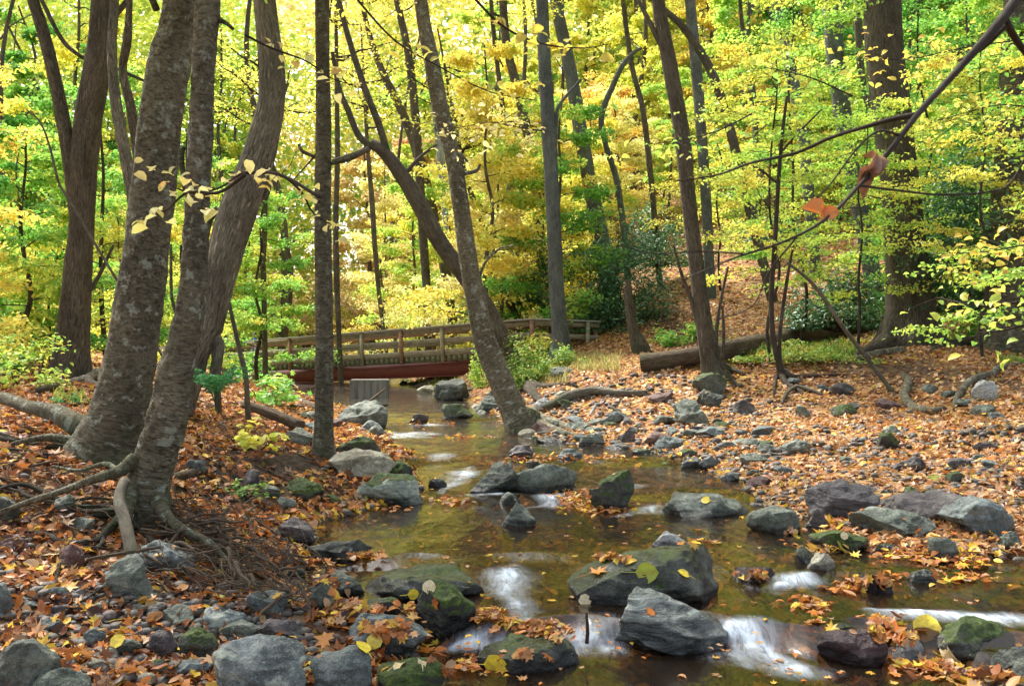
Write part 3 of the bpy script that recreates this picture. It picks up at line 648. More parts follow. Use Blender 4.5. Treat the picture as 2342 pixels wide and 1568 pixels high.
# small stones: a few shapes copied over the bars, each an object
protos = []
for i in range(10):
    V, Fc = rockverts((1, RS.uniform(.6, 1), RS.uniform(.4, .6)), 900 + i, 4, 9, .7); protos.append((V, mesh('stone', V, Fc, mats=RK['g'])))
cnt = 0; tries = 0; styp = list('gbpdgmrtb'); adj = {'g': 'grey-green', 'b': 'blue-grey', 'p': 'purplish', 'd': 'dark', 'm': 'mossy', 'r': 'reddish', 't': 'tan'}
while cnt < 290 and tries < 6000:
    tries += 1
    if cnt < 105: px, py = RS.uniform(1200, 1800), RS.uniform(960, 1120)
    elif cnt < 165: px, py = RS.uniform(1250, 2420), RS.uniform(860, 1230)
    elif cnt < 215: px, py = RS.uniform(640, 1180), RS.uniform(880, 985)
    else: px, py = RS.uniform(-60, 760), RS.uniform(1340, 1566)
    p = gp(px, py); z, s, lf = ground([p[0]], [p[1]], True)
    if s[0] < -.35: continue
    sz = (14 + 46 * RS.rand() ** 1.8) / F * p[1] * (1.1 if cnt < 215 else 1.4); sz = min(sz, .6)
    if any(math.hypot(p[0] - a, p[1] - b) < c * .8 + sz * .45 for a, b, c in ROCKPOS): continue
    ty = styp[RS.randint(len(styp))]; V, me = protos[RS.randint(10)]
    where = 'in the leaves of the right gravel bar' if cnt < 165 else 'in the shallows below the footbridge' if cnt < 215 else 'among the leaves of the left bank'
    o = obj('stone', me, None, 'small %s stone lying %s' % (adj[ty], where), 'stone', 'small %s stones %s' % (adj[ty], where), None, (p[0], p[1], z[0] + sz * .10))
    o.scale = (sz, sz, sz); o.rotation_euler = (RS.uniform(-.2, .2), RS.uniform(-.2, .2), RS.uniform(0, 6.28))
    o.material_slots[0].link = 'OBJECT'; o.material_slots[0].material = RK[ty]
    ROCKPOS.append((p[0], p[1], sz / 2)); cnt += 1
# gravel and pebbles: nobody could count them
PV, PF = ico(2); acc = Acc(); n = 0
while n < 4450:
    px, py = RS.uniform(-100, 2450), 860 + 700 * RS.rand() ** 1.5
    if n > 2300: px, py = RS.uniform(1150, 2400), RS.uniform(900, 1230)
    if n > 3900: px, py = RS.uniform(-60, 700), RS.uniform(1340, 1568)
    p = gp(px, py)
    z = gfast(p[0], p[1]); s = gfast(p[0], p[1], 1)
    if s[0] < -.9 or s[0] > 5 or (p[0] < 0 and p[1] > 6.6 and s[0] > .3 and RS.rand() < .8): n += 1; continue
    sz = RS.uniform(.012, .035) * (1 + .09 * p[1]); V = PV * np.array([1, RS.uniform(.6, 1), RS.uniform(.4, .7)]) * sz * (1 + .25 * noise(PV * 1.5 + n, 2))[:, None]
    a = RS.uniform(0, 6.28); V = np.stack([V[:, 0] * math.cos(a) - V[:, 1] * math.sin(a), V[:, 0] * math.sin(a) + V[:, 1] * math.cos(a), V[:, 2]], 1)
    acc.add(V + np.array([p[0], p[1], z[0] + sz * .2]), PF); n += 1
M_PEB = NT('gravel'); pp = M_PEB.n('NewGeometry').outputs['Position']
M_PEB = M_PEB.done(M_PEB.pbr(M_PEB.ramp(M_PEB.noise(pp, 14, 3), [(.35, (.05, .05, .045)), (.5, (.12, .11, .09)), (.6, (.11, .075, .065)), (.7, (.2, .21, .2))]), .7))
obj('gravel', acc.mesh('gravel', M_PEB), kind='stuff')
# ------------------------------------------------------------------ trees that the photo shows one by one
def limb_path(pts, Y): return [at(a, b, Y if not isinstance(Y, (list, tuple)) else Y[i]) for i, (a, b, *_) in enumerate(pts)]
TREES = []; B_ROOT = barkmat('exposed_root_bark', (.035, .028, .020), (.15, .125, .09), 'furrow', .3, .4)
def tree(name, label, spec, mat, Y=None, segs=24, amp=.05, freq=7., lobes=5, flare=.5, limbs=(), top=6., crown=None, group=None, cat='tree', seed=0, roots=(), rootp=(), groots=None, fz=1., n=None, sinkb=.35, dY=0.):
    """spec: [(px, py, width px)...] from base to top edge; stands in the plane of its foot"""
    b = gp(spec[0][0], spec[0][1]); Y = Y or b[1]
    P = [at(x, y, Y) for x, y, w in spec]; Rr = [w / 2 / F * Y for x, y, w in spec]
    th = thing(name, label, cat, tuple(P[0]), group); o0 = P[0].copy()
    d = P[0] - P[1]; d /= np.linalg.norm(d); sinkb = max(sinkb, (P[0][2] - gz(P[0][0], P[0][1])) / max(.5, -d[2]) + .3); P = [P[0] + d * sinkb] + P; Rr = [Rr[0] * 1.1] + Rr
    if top:
        d = P[-1] - P[-2]; d /= np.linalg.norm(d); d = d * .7 + np.array([0, 0, .4]); ttop = P[-1]
        P += [ttop + d * top * .5, ttop + d * top]; Rr += [Rr[-1] * .8, Rr[-1] * .35]
    for i in range(len(P)):   # gentle lean in depth so that it is no flat cut-out
        f = (P[i][2] - o0[2]); P[i] = P[i] + np.array([0, dY * f, 0])
    acc = Acc(); C, r = tube(acc, np.array(P) - o0, Rr, segs, n, amp, freq, seed, lobes, flare, fz=fz)
    for j, lm in enumerate(limbs):
        LP = [at(x, y, Y + (dd[0] if dd else 0)) + np.array([0, dY * (at(x, y, Y)[2] - o0[2]), 0]) for x, y, w, *dd in lm]; LR = [q[2] / 2 / F * Y for q in lm]
        tube(acc, np.array(LP) - o0, LR, 10, None, amp, freq, seed + j + 3, cap=True)
    for j, rt in enumerate(roots):
        RP = []; RR = []
        for x, y, w in rt:
            q = gp(x, y, 3.5); rr = w / 2 / F * q[1]; RP.append(q + np.array([0, 0, rr * .5])); RR.append(rr)
        RP.insert(0, np.array([o0[0] * .6 + RP[0][0] * .4, Y + .02, max(RP[0][2], o0[2]) + .06])); RR.insert(0, RR[0] * 1.5)
        RP.append(RP[-1] + (RP[-1] - RP[-2]) * .25 + np.array([0, 0, -.12])); RR.append(RR[-1] * .7)
        tube(acc, np.array(RP) - o0, RR, 12, None, .18, 9, seed + j + 20)
    obj('trunk', acc.mesh('trunk', mat), th)
    for j, rt in enumerate(rootp):
        RP = [at(x, y, yy) for x, y, w, yy in rt]; RR = [w / 2 / F * yy for x, y, w, yy in rt]
        RP = [np.array([q[0], q[1], max(q[2], gz(q[0], q[1]) + .35 * r_)]) for q, r_ in zip(RP, RR)]
        a2 = Acc(); tube(a2, np.array(RP) - o0, RR, 16, None, .16, 9, seed + j + 40); obj('root', a2.mesh('root', mat), th)
    if groots:
        n_, a0, a1, L_ = groots; rg = np.random.RandomState(seed + 9)
        for j in range(n_):
            az = rg.uniform(a0, a1); pts = []; x_, y_ = o0[0], Y; hd = az; rad = rg.uniform(.012, .032)
            for q in range(9):
                pts.append((x_, y_, gz(x_, y_) + .01 + rad * .5 + rg.uniform(0, .035) * (q > 0))); hd += rg.normal() * .42; st_ = L_ * rg.uniform(.08, .14); x_ += math.cos(hd) * st_; y_ += math.sin(hd) * st_
            a2 = Acc(); tube(a2, np.array(pts) - o0, np.linspace(rad * 1.4, rad * .3, 9), 9, None, .35, 14, seed + j + 60); obj('root', a2.mesh('root', B_ROOT), th)
    if crown:
        tp = (ttop if top else P[-1]) - o0; lm, cm = crown; 
        overhead(th, tp, top, lm, cm, seed)
    TREES.append((o0, Y)); return th
def overhead(th, tp, top, nleaf, lmat, seed):
    rs = np.random.RandomState(seed + 50); acc = Acc(); Pl = []; Nl = []
    nleaf *= 4
    for k in range(9):
        a = rs.uniform(0, 6.28); z0 = rs.uniform(.1, .95) * top * .8; L = rs.uniform(1.6, 4.2); c = tp + np.array([0, 0, z0])
        e = c + np.array([math.cos(a) * L, math.sin(a) * L, rs.uniform(.3, 1.2)]); pts = jag(c, e, 5, .04, rs); tube(acc, pts, np.linspace(.05, .012, 6), 6)
        for q in range(6):
            b = pts[rs.randint(1, 6)]; e2 = b + rs.normal(size=3) * np.array([.8, .8, .3]); tube(acc, jag(b, e2, 3, .05, rs), np.linspace(.012, .003, 4), 4)
            m = nleaf // 54; f = rs.rand(m, 1); Pl.append(b + (e2 - b) * f + rs.normal(size=(m, 3)) * np.array([.32, .32, .14])); Nl.append(np.array([0, 0, 1.]) + rs.normal(size=(m, 3)) * .45)
    obj('branches', acc.mesh('branches', B_TWIG), th)
    obj('crown', leafmesh('crown', np.concatenate(Pl), np.concatenate(Nl), .10, OVALS, lmat, seed=seed), th)
G = 'trees standing along the brook'
tree('birch_tree', 'thickest flaky-barked trunk at left with grey lichen patches and wide mossy root flare',
     [(236,1050,170),(252,1000,142),(272,950,128),(300,800,112),(320,650,102),(345,450,96),(370,200,94),(400,60,86),(410,0,82)], B_BAND, segs=64, amp=.06, freq=6, lobes=5, flare=.12, n=420, top=4, crown=(1100, L_YGR), group=G, seed=1, dY=.02,
     limbs=[[(350,15,16),(330,-30,14),(300,-80,10)],[(305,820,26),(290,800,22),(292,700,17),(300,660,10)]],
     rootp=[[(232,1000,90,9.2),(190,978,62,9.1),(130,945,40,9.3),(60,928,30,9.7),(0,908,27,10.1),(-90,890,20,10.6)],[(215,1035,40,8.9),(170,1010,24,8.8),(110,1000,18,8.8),(50,1010,13,8.7),(0,1030,9,8.6)],[(270,1060,40,8.9),(300,1075,22,8.5),(290,1090,12,8.2)]], groots=(7, 2.7, 4.2, 2.4))
tree('birch_tree', 'leaning flaky-barked trunk in front of the thickest one, at the lip of the left bank',
     [(335,1165,108),(342,1100,92),(365,1020,92),(388,940,90),(415,800,74),(440,700,62),(455,500,56),(474,130,52),(482,0,56)], B_BAND, segs=56, amp=.11, freq=8, lobes=6, flare=.3, n=420, top=5, crown=(1000, L_YEL), group=G, seed=2, dY=-.02,
     limbs=[[(495,60,18),(515,55,12),(540,75,7)],[(430,445,12),(420,360,14),(428,340,10)],[(425,740,10),(398,690,8),(395,560,6)]],
     rootp=[[(310,1050,34,7.4),(270,1078,26,7.3),(215,1095,20,7.2),(150,1120,17,7.2),(80,1142,14,7.1),(0,1170,10,7.0)],[(360,1140,40,7.35),(385,1185,26,7.15),(430,1215,20,6.95),(480,1240,14,6.8),(540,1300,9,6.6)],[(300,1120,40,7.35),(290,1170,26,7.15),(285,1210,14,7.0)],[(275,1080,14,7.25),(240,1060,10,7.4),(180,1075,8,7.6),(120,1065,6,7.8)]], groots=(6, 2.5, 5.8, 1.8))
tree('oak_tree', 'curved ridged oak trunk bowing right then upright, behind the two flaky-barked trunks',
     [(420,880,76),(450,800,62),(480,740,62),(505,620,74),(545,480,86),(590,360,74),(618,250,62),(622,150,58),(605,0,50)], B_OAK, segs=40, amp=.05, Y=13.6, flare=.3, top=5, crown=(1000, L_YEL), group=G, seed=3,
     limbs=[[(500,480,22),(480,500,16),(470,560,10)],[(640,235,14),(655,200,8),(660,190,5)],[(604,455,16),(615,430,12),(612,415,8)],[(470,760,30),(500,780,26),(490,870,24)]])
tree('maple_tree', 'dark brown double trunk forking low near the left edge',
     [(158,880,92),(165,800,74),(176,640,62),(188,500,54),(198,300,60),(228,120,58),(240,0,56)], B_BRN, Y=19, segs=30, flare=.5, top=6, crown=(1200, L_GRN), group=G, seed=4,
     limbs=[[(186,540,34),(178,500,36),(158,350,34),(125,180,30),(95,60,28),(75,0,26),(60,-60,22)],[(200,140,8),(145,95,10),(100,10,10),(90,-10,8)],[(240,60,14),(285,10,12),(300,-20,10)],[(250,150,8),(330,185,7),(430,230,5)],[(172,700,14),(215,650,10),(260,560,6)]],
     roots=[[(120,890,20),(80,900,14)],[(200,880,24),(240,890,12)]])
tree('maple_tree', 'slim straight dark trunk rising from the shore in front of the footbridge',
     [(738,1045,62),(740,1000,46),(741,900,42),(742,750,40),(738,500,38),(740,300,36),(738,150,32),(737,0,32)], B_BAND2, segs=30, amp=.05, flare=.7, lobes=4, top=6, crown=(1100, L_YEL), group=G, seed=5,
     limbs=[[(755,375,8),(800,362,12),(845,340,12)],[(722,360,8),(690,345,8),(684,330,7)],[(725,350,5),(700,380,4),(672,410,3)]])
tree('maple_tree', 'flaky-barked trunk leaning left over the brook in front of the bridge end',
     [(1196,990,74),(1180,950,60),(1150,880,56),(1110,780,52),(1088,680,46),(1072,600,42),(1040,380,38),(1010,260,38),(985,130,36),(962,0,30)], B_BAND, segs=34, amp=.06, flare=.4, lobes=5, top=6, crown=(1100, L_YEL), group=G, seed=6,
     limbs=[[(1040,405,8),(1060,398,10),(1090,390,8),(1098,375,6)],[(1020,300,5),(1045,340,6),(1070,370,5)],[(1095,640,6),(1110,600,6),(1140,570,4),(1180,560,3)]],
     roots=[[(1225,962,30),(1260,970,22),(1300,980,16),(1340,990,10)],[(1230,975,26),(1280,990,16),(1320,1000,10)],[(1160,1000,18),(1120,1015,14),(1095,1020,10)]])
tree('dark_leaning_tree', 'dark mossy-footed tree leaning far left with a crooked fork, behind the flaky leaning trunk',
     [(1196,880,52),(1165,815,46),(1120,720,42),(1078,650,40),(1010,560,38),(960,470,38),(925,410,36),(880,350,28),(850,328,26)], B_BRN, segs=28, flare=.6, top=0, group=G, seed=7,
     limbs=[[(850,335,18),(820,310,15),(795,250,14),(775,200,12),(760,120,9)],[(885,350,18),(868,290,16),(830,190,15),(795,80,13),(775,0,12),(765,-60,10)],[(852,332,14),(830,345,12),(795,358,10),(760,368,8)],[(925,400,12),(960,360,8),(1000,330,5)]],
     roots=[[(1225,890,24),(1260,885,12),(1310,880,8)],[(1215,900,26),(1240,925,14)],[(1170,890,20),(1190,920,20)]])
tree('beech_tree', 'straight dark grey trunk at the right end of the footbridge railing',
     [(1284,812,52),(1281,760,38),(1272,650,34),(1266,500,33),(1255,300,33),(1246,150,30),(1240,0,27)], B_GRY, segs=26, flare=.4, top=6, crown=(1300, L_YEL), group=G, seed=8,
     limbs=[[(1268,360,10),(1272,280,10),(1280,240,8),(1330,180,5)]])
tree('maple_tree', 'dark trunk in the clump on the right bank above the squarish green boulder',
     [(1636,858,60),(1628,830,44),(1610,740,38),(1592,600,34),(1575,460,34),(1560,310,36),(1530,140,34),(1505,0,30)], B_BRN, segs=28, flare=.5, top=6, crown=(1300, L_YEL), group=G, seed=9,
     limbs=[[(1628,850,16),(1610,790,16),(1585,700,11),(1560,630,8),(1540,560,5)],[(1640,835,12),(1638,760,10),(1650,680,7),(1665,610,6)],[(1652,835,9),(1655,760,8),(1652,700,5)],[(1530,140,14),(1490,60,12),(1460,0,9)]],
     roots=[[(1670,850,16),(1700,858,9)],[(1660,860,18),(1680,880,9)]])
tree('tulip_tree', 'massive ridged trunk with a pale dead strip down its left side, on the right',
     [(2078,792,150),(2082,750,118),(2080,690,98),(2070,550,86),(2056,400,82),(2034,220,84),(2022,110,82),(2018,0,80)], B_BRN, segs=44, flare=.45, lobes=6, amp=.05, top=7, crown=(1500, L_YGR), group=G, seed=10,
     roots=[[(2010,800,36),(1960,815,14)],[(2130,790,30),(2180,795,18),(2230,790,14)]])
tree('birch_tree', 'broad fine-barked trunk at the right edge rising from dark roots',
     [(2305,800,120),(2308,740,100),(2310,600,96),(2318,400,86),(2328,200,80),(2338,0,76)], B_BAND2, segs=40, flare=.4, top=6, amp=.04, crown=(1500, L_YGR), group=G, seed=11,
     roots=[[(2240,790,30),(2190,792,24),(2150,797,16),(2130,802,8)],[(2360,800,30),(2420,810,20)]])
tree('beech_sapling', 'slender twin-stemmed sapling on exposed roots on the right bank',
     [(1790,862,22),(1782,830,16),(1768,770,13),(1764,680,12),(1772,560,11),(1780,420,10),(1790,300,8),(1800,220,6)], B_TWIG, segs=12, flare=.8, lobes=4, top=0, group=G, seed=12,
     limbs=[[(1785,840,8),(1784,760,9),(1800,640,8),(1815,560,5)],[(1780,420,7),(1740,390,6),(1700,370,4)],[(1785,350,6),(1830,300,5),(1880,250,3)]],
     roots=[[(1815,865,14),(1870,862,10),(1930,860,6)],[(1775,870,10),(1770,900,6)],[(1800,880,12),(1835,900,8)]])
for args in [
 ('grey trunk on the hillside leaning left above the evergreen shrub', [(1392,640,44),(1378,560,40),(1345,400,34),(1302,150,30),(1270,0,26)], B_GRY, 37, L_YEL),
 ('pale almost white trunk behind the leaning trees', [(1052,800,30),(1048,700,28),(1036,600,24),(1018,450,20),(1000,300,15),(985,180,12),(975,60,10)], B_PALE, 40, L_YEL),
 ('far trunk leaning left between the flaky leaning trunk and the railing post', [(1190,760,22),(1180,730,20),(1150,650,18),(1118,560,16),(1090,480,13),(1060,380,10)], B_BRN, 36, L_YEL),
 ('vine-clad trunk with green leaves left of the straight grey trunk', [(1240,640,24),(1232,500,24),(1215,350,24),(1190,230,22),(1160,110,20),(1150,0,18)], B_BRN, 38, L_GRN),
 ('crooked half-dead tree with a pale broken top', [(1440,700,16),(1430,560,15),(1412,420,14),(1385,330,13),(1376,265,14),(1400,200,13),(1424,150,12),(1450,120,9),(1468,110,5)], B_GRY, 35, None),
 ('slim grey trunk on the slope right of the clump', [(1622,600,24),(1616,480,24),(1606,330,24),(1592,150,26),(1578,0,24)], B_GRY, 33, L_YEL),
 ('grey trunk on the slope leaning left, behind the beech sprays', [(1856,520,26),(1846,400,26),(1836,301,26),(1806,150,26),(1776,0,24)], B_GRY, 34, L_YGR),
 ('stout grey trunk on the slope left of the massive ridged one', [(1990,600,38),(1972,500,36),(1950,400,36),(1926,250,38),(1908,100,40),(1902,0,40)], B_GRY, 26, L_YGR),
 ('thin dark trunk crossing behind the crooked fork', [(980,760,22),(975,650,20),(965,500,20),(953,301,20),(935,130,18),(908,0,15)], B_BRN, 36, L_YEL),
 ('dark leaning trunk behind the pale one', [(1040,760,22),(1018,627,20),(978,430,22),(928,276,20),(873,160,16),(840,60,12)], B_BRN, 38, L_YEL),
 ('very thin far trunk left of the vine-clad one', [(1188,640,14),(1184,560,14),(1172,430,13),(1150,250,12),(1129,75,10)], B_BRN, 40, L_YEL),
 ('thin far stem beyond the middle of the railing', [(878,760,9),(868,680,10),(857,560,12),(850,450,12),(840,330,9)], B_BRN, 42, L_YEL),
 ('crooked dark trunk between the double trunk and the thickest one', [(322,700,22),(321,560,22),(318,400,20),(300,250,22),(281,165,18),(291,90,20),(296,0,14)], B_BRN, 17, L_GRN),
 ('lichen-scaled trunk behind the thickest one', [(318,640,28),(308,480,28),(291,376,27),(266,240,25),(256,120,22),(262,0,20)], B_OAK, 18, L_GRN),
 ('thin brown stem between the oak and the fern', [(498,905,16),(495,850,18),(488,760,17),(482,690,14),(470,600,10),(440,520,6)], B_BRN, 15, None),
 ('slim bent sapling beside the fern', [(566,925,13),(562,860,12),(548,800,11),(530,720,9),(515,650,7),(505,560,4)], B_SMO, 14.5, None),
 ('bare grey sapling arching at the left', [(165,470,6),(135,420,6),(115,340,5),(92,280,4),(60,250,3)], B_SMO, 17, None),
 ('young tree behind the evergreen shrub at the bridge end', [(1462,790,40),(1448,750,24),(1440,700,20),(1436,640,15)], B_BRN, 27, None),
 ('dark pair-leaning trunk at the upper right of centre', [(1700,420,22),(1660,260,22),(1620,150,20),(1560,60,16),(1500,0,13)], B_BRN, 32, L_YEL),
 ('thin trunk between the clump and the sapling', [(1755,480,12),(1735,340,12),(1715,200,11),(1700,80,10),(1692,0,9)], B_BRN, 36, L_YEL),
 ('far thin trunk right of the crooked half-dead tree', [(1500,540,14),(1488,400,14),(1470,250,13),(1445,150,12),(1425,0,11)], B_BRN, 36, L_YEL),
 ('far dark trunk at the top right behind the massive one', [(2010,300,16),(1975,200,16),(1965,100,17),(1960,0,17)], B_BRN, 40, L_GRN),
 ('dead leaning pole between the sapling and the massive trunk', [(1972,805,10),(1930,750,10),(1890,690,9),(1850,640,8),(1800,600,5)], B_SMO, 18, None),
 ('thin far trunk left of the slim dark one', [(604,700,12),(602,600,13),(606,480,12),(600,360,11)], B_BRN, 34, L_YEL),
 ('far trunk right of the slim dark one', [(775,760,12),(770,640,14),(768,500,13),(772,350,12),(770,200,10)], B_BRN, 34, L_YEL)]:
    lab, sp, mt, Yd, cr = args
    tree('forest_tree' if cr else 'bare_sapling', lab, sp, mt, Y=Yd, segs=14, amp=.05, flare=.3, top=5 if cr else 0, crown=(700, cr) if cr else None, group='trees standing back in the wood', seed=int(sp[0][0]) % 997, sinkb=.6 if sp[0][1] > 600 else 3.)
print('trees done')
# ------------------------------------------------------------------ footbridge
def woodmat(name, c0, c1, green=.5):
    t = NT(name); v = t.n('TexCoord').outputs['Object']
    a = t.noise(t.mapping(v, (3, 3, 40)), 1., 5, .6); b = t.noise(v, 6, 5, .65)
    c = t.mix(t.ramp(a, [(.35, 0.), (.65, 1.)]), c0, c1)
    c = t.mix(t.math('MULTIPLY', t.ramp(b, [(.45, 0.), (.62, 1.)]), green), c, (.10, .12, .05))
    return t.done(t.pbr(c, .85, t.bump(a, .5, .01), .2))
W_GREY = woodmat('weathered_timber', (.22, .185, .125), (.42, .36, .26), .4); W_CAP = woodmat('pale_cap_timber', (.36, .35, .31), (.55, .54, .48), .1)
W_DARK = woodmat('dark_joist_timber', (.10, .10, .06), (.24, .22, .13), .5); W_RED = woodmat('reddish_timber', (.22, .12, .07), (.36, .21, .13), .1)  # joist timber is a darker, greener tone than the rails
t = NT('red_painted_steel'); v = t.n('TexCoord').outputs['Object']
M_RED = t.done(t.pbr(t.mix(t.ramp(t.noise(v, 5, 5), [(.4, 0.), (.7, .6)]), (.19, .048, .030), (.12, .042, .028)), .6, None, .3))
t = NT('board_marked_concrete'); v = t.n('TexCoord').outputs['Object']
cc = t.noise(t.mapping(v, (12, 12, .8)), 1., 5, .6)
M_CON = t.done(t.pbr(t.ramp(cc, [(.3, (.10, .095, .08)), (.6, (.24, .23, .2)), (.75, (.33, .32, .29))]), .9, t.bump(cc, .5, .02), .2))
M_BOLT = NT('galvanised_steel'); M_BOLT = M_BOLT.done(M_BOLT.pbr((.4, .42, .42), .4))
br = thing('footbridge', 'timber footbridge with plank railings on a red steel beam crossing the brook', 'footbridge', (.81, 30.6, .9))
ORG_ = np.array([.81, 30.6, .9]); ud = np.array([-.86, .51, -.052]); ud /= np.linalg.norm(ud); vd = np.array([.51, .86, 0]); vd /= np.linalg.norm(vd)
wd = np.cross(ud, vd); wd = wd if wd[2] > 0 else -wd
AXB = [ud, vd, wd]; ZT = 2.66 + .12 - .9
def bb(name, mat, t0, t1, off, ztop, h, thick):
    a = Acc(); a.box(ud * (t0 + t1) / 2 + vd * off + wd * (ZT + ztop - h / 2), (t1 - t0, thick, h), AXB); return obj(name, a.mesh(name, mat, False), br)
LN_ = 24.3
for off, sgn in ((0, -1), (1.9, 1)):
    bb('cap_rail', W_CAP, -.02, LN_, off + sgn * .02, 0, .045, .24)
    bb('upper_rail', W_RED if off else W_GREY, 0, LN_, off + sgn * (-.047), -.05, .19, .045)
    bb('middle_rail', W_GREY, 0, LN_, off + sgn * (-.047), -.44, .19, .045)
    bb('fascia_board', W_GREY, -.1, LN_, off + sgn * (-.02), -.84, .22, .06)
    bb('steel_beam', M_RED, -.4, LN_ + .5, off - sgn * .22, -1.27, .50, .03)
    bb('steel_beam_flange', M_RED, -.4, LN_ + .5, off - sgn * .20, -1.771, .03, .17)
    k = 0; tt = .05
    while tt < LN_:
        a = Acc(); c = ud * tt + vd * (off + sgn * .062) + wd * ZT
        a.box(c + wd * (-.045 - .63), (.13, .10, 1.24), AXB); p_ = obj('post', a.mesh('post', W_GREY if k % 3 else W_RED, False), br)
        if sgn < 0:
            for zz in (-.95, -1.2):
                a = Acc(); a.box(c + wd * zz + vd * (sgn * .06), (.028, .02, .028), AXB); obj('bolt', a.mesh('bolt', M_BOLT, False), p_)
        tt += 1.82; k += 1
bb('deck', W_GREY, -.3, LN_, .95, -.88, .05, 1.80)
a = Acc(); tt = -.2
while tt < LN_:
    a.box(ud * tt + vd * .95 + wd * (ZT - 1.165), (.14, 1.95, .20), AXB); tt += .23
obj('joists', a.mesh('joists', W_DARK, False), br)
# short fence where the railing leaves the deck
P0 = ORG_ + ud * 0 + wd * ZT; E0 = at(1372, 734, 31.4); fd = E0 - P0; FLn = np.linalg.norm(fd); fd /= FLn; fv = np.cross([0, 0, 1], fd); fv /= np.linalg.norm(fv); fw = np.cross(fd, fv)
if fw[2] < 0: fw = -fw
def fb(name, mat, t0, t1, zt, h, th, off=0):
    a = Acc(); a.box(P0 - ORG_ + fd * (t0 + t1) / 2 + fv * off + fw * (zt - h / 2), (t1 - t0, th, h), [fd, fv, fw]); return obj(name, a.mesh(name, mat, False), br)
fb('cap_rail', W_CAP, .06, FLn, .003, .045, .20); fb('upper_rail', W_GREY, .06, FLn, -.06, .17, .045, .03); fb('middle_rail', W_GREY, .06, FLn, -.48, .17, .045, .03)
fb('post', W_GREY, FLn * .78, FLn * .78 + .13, -.045, 1.3, .10, -.045); fb('post', W_RED, FLn - .16, FLn - .03, -.3, 1.0, .10, .11)
# abutments
def block(name, c, d, label, cat, mat, yaw=0, parent=None):
    b = bmesh.new(); bmesh.ops.create_cube(b, size=1)
    for v_ in b.verts: v_.co = Vector((v_.co.x * d[0], v_.co.y * d[1], v_.co.z * d[2]))
    bmesh.ops.bevel(b, geom=b.edges[:], offset=.02, segments=2, affect='EDGES'); me = bpy.data.meshes.new(name); b.to_mesh(me); b.free(); me.materials.append(mat)
    o = obj(name, me, parent, label, cat, None, None, c); o.rotation_euler[2] = yaw; return o
q = wp(845, 915); block('concrete_block', at(846, 896, 27.5), (1.13, .9, .75), 'weathered concrete block with board marks standing in the brook under the footbridge', 'concrete block', M_CON, .12)
block('concrete_abutment', tuple(ORG_ + vd * .95 + wd * .05 + np.array([1.3, -.6, -.95])), (2.4, 1.6, 2.1), 'low concrete abutment carrying the right end of the footbridge, half hidden by shrubs', 'abutment', M_CON, -.53)
block('concrete_abutment', tuple(ORG_ + ud * 24.6 + vd * .95 + wd * .1 + np.array([0, 0, -.75])), (1.4, 2.4, 2.2), 'low concrete abutment carrying the far left end of the footbridge behind the trunks', 'abutment', M_CON, -.53)
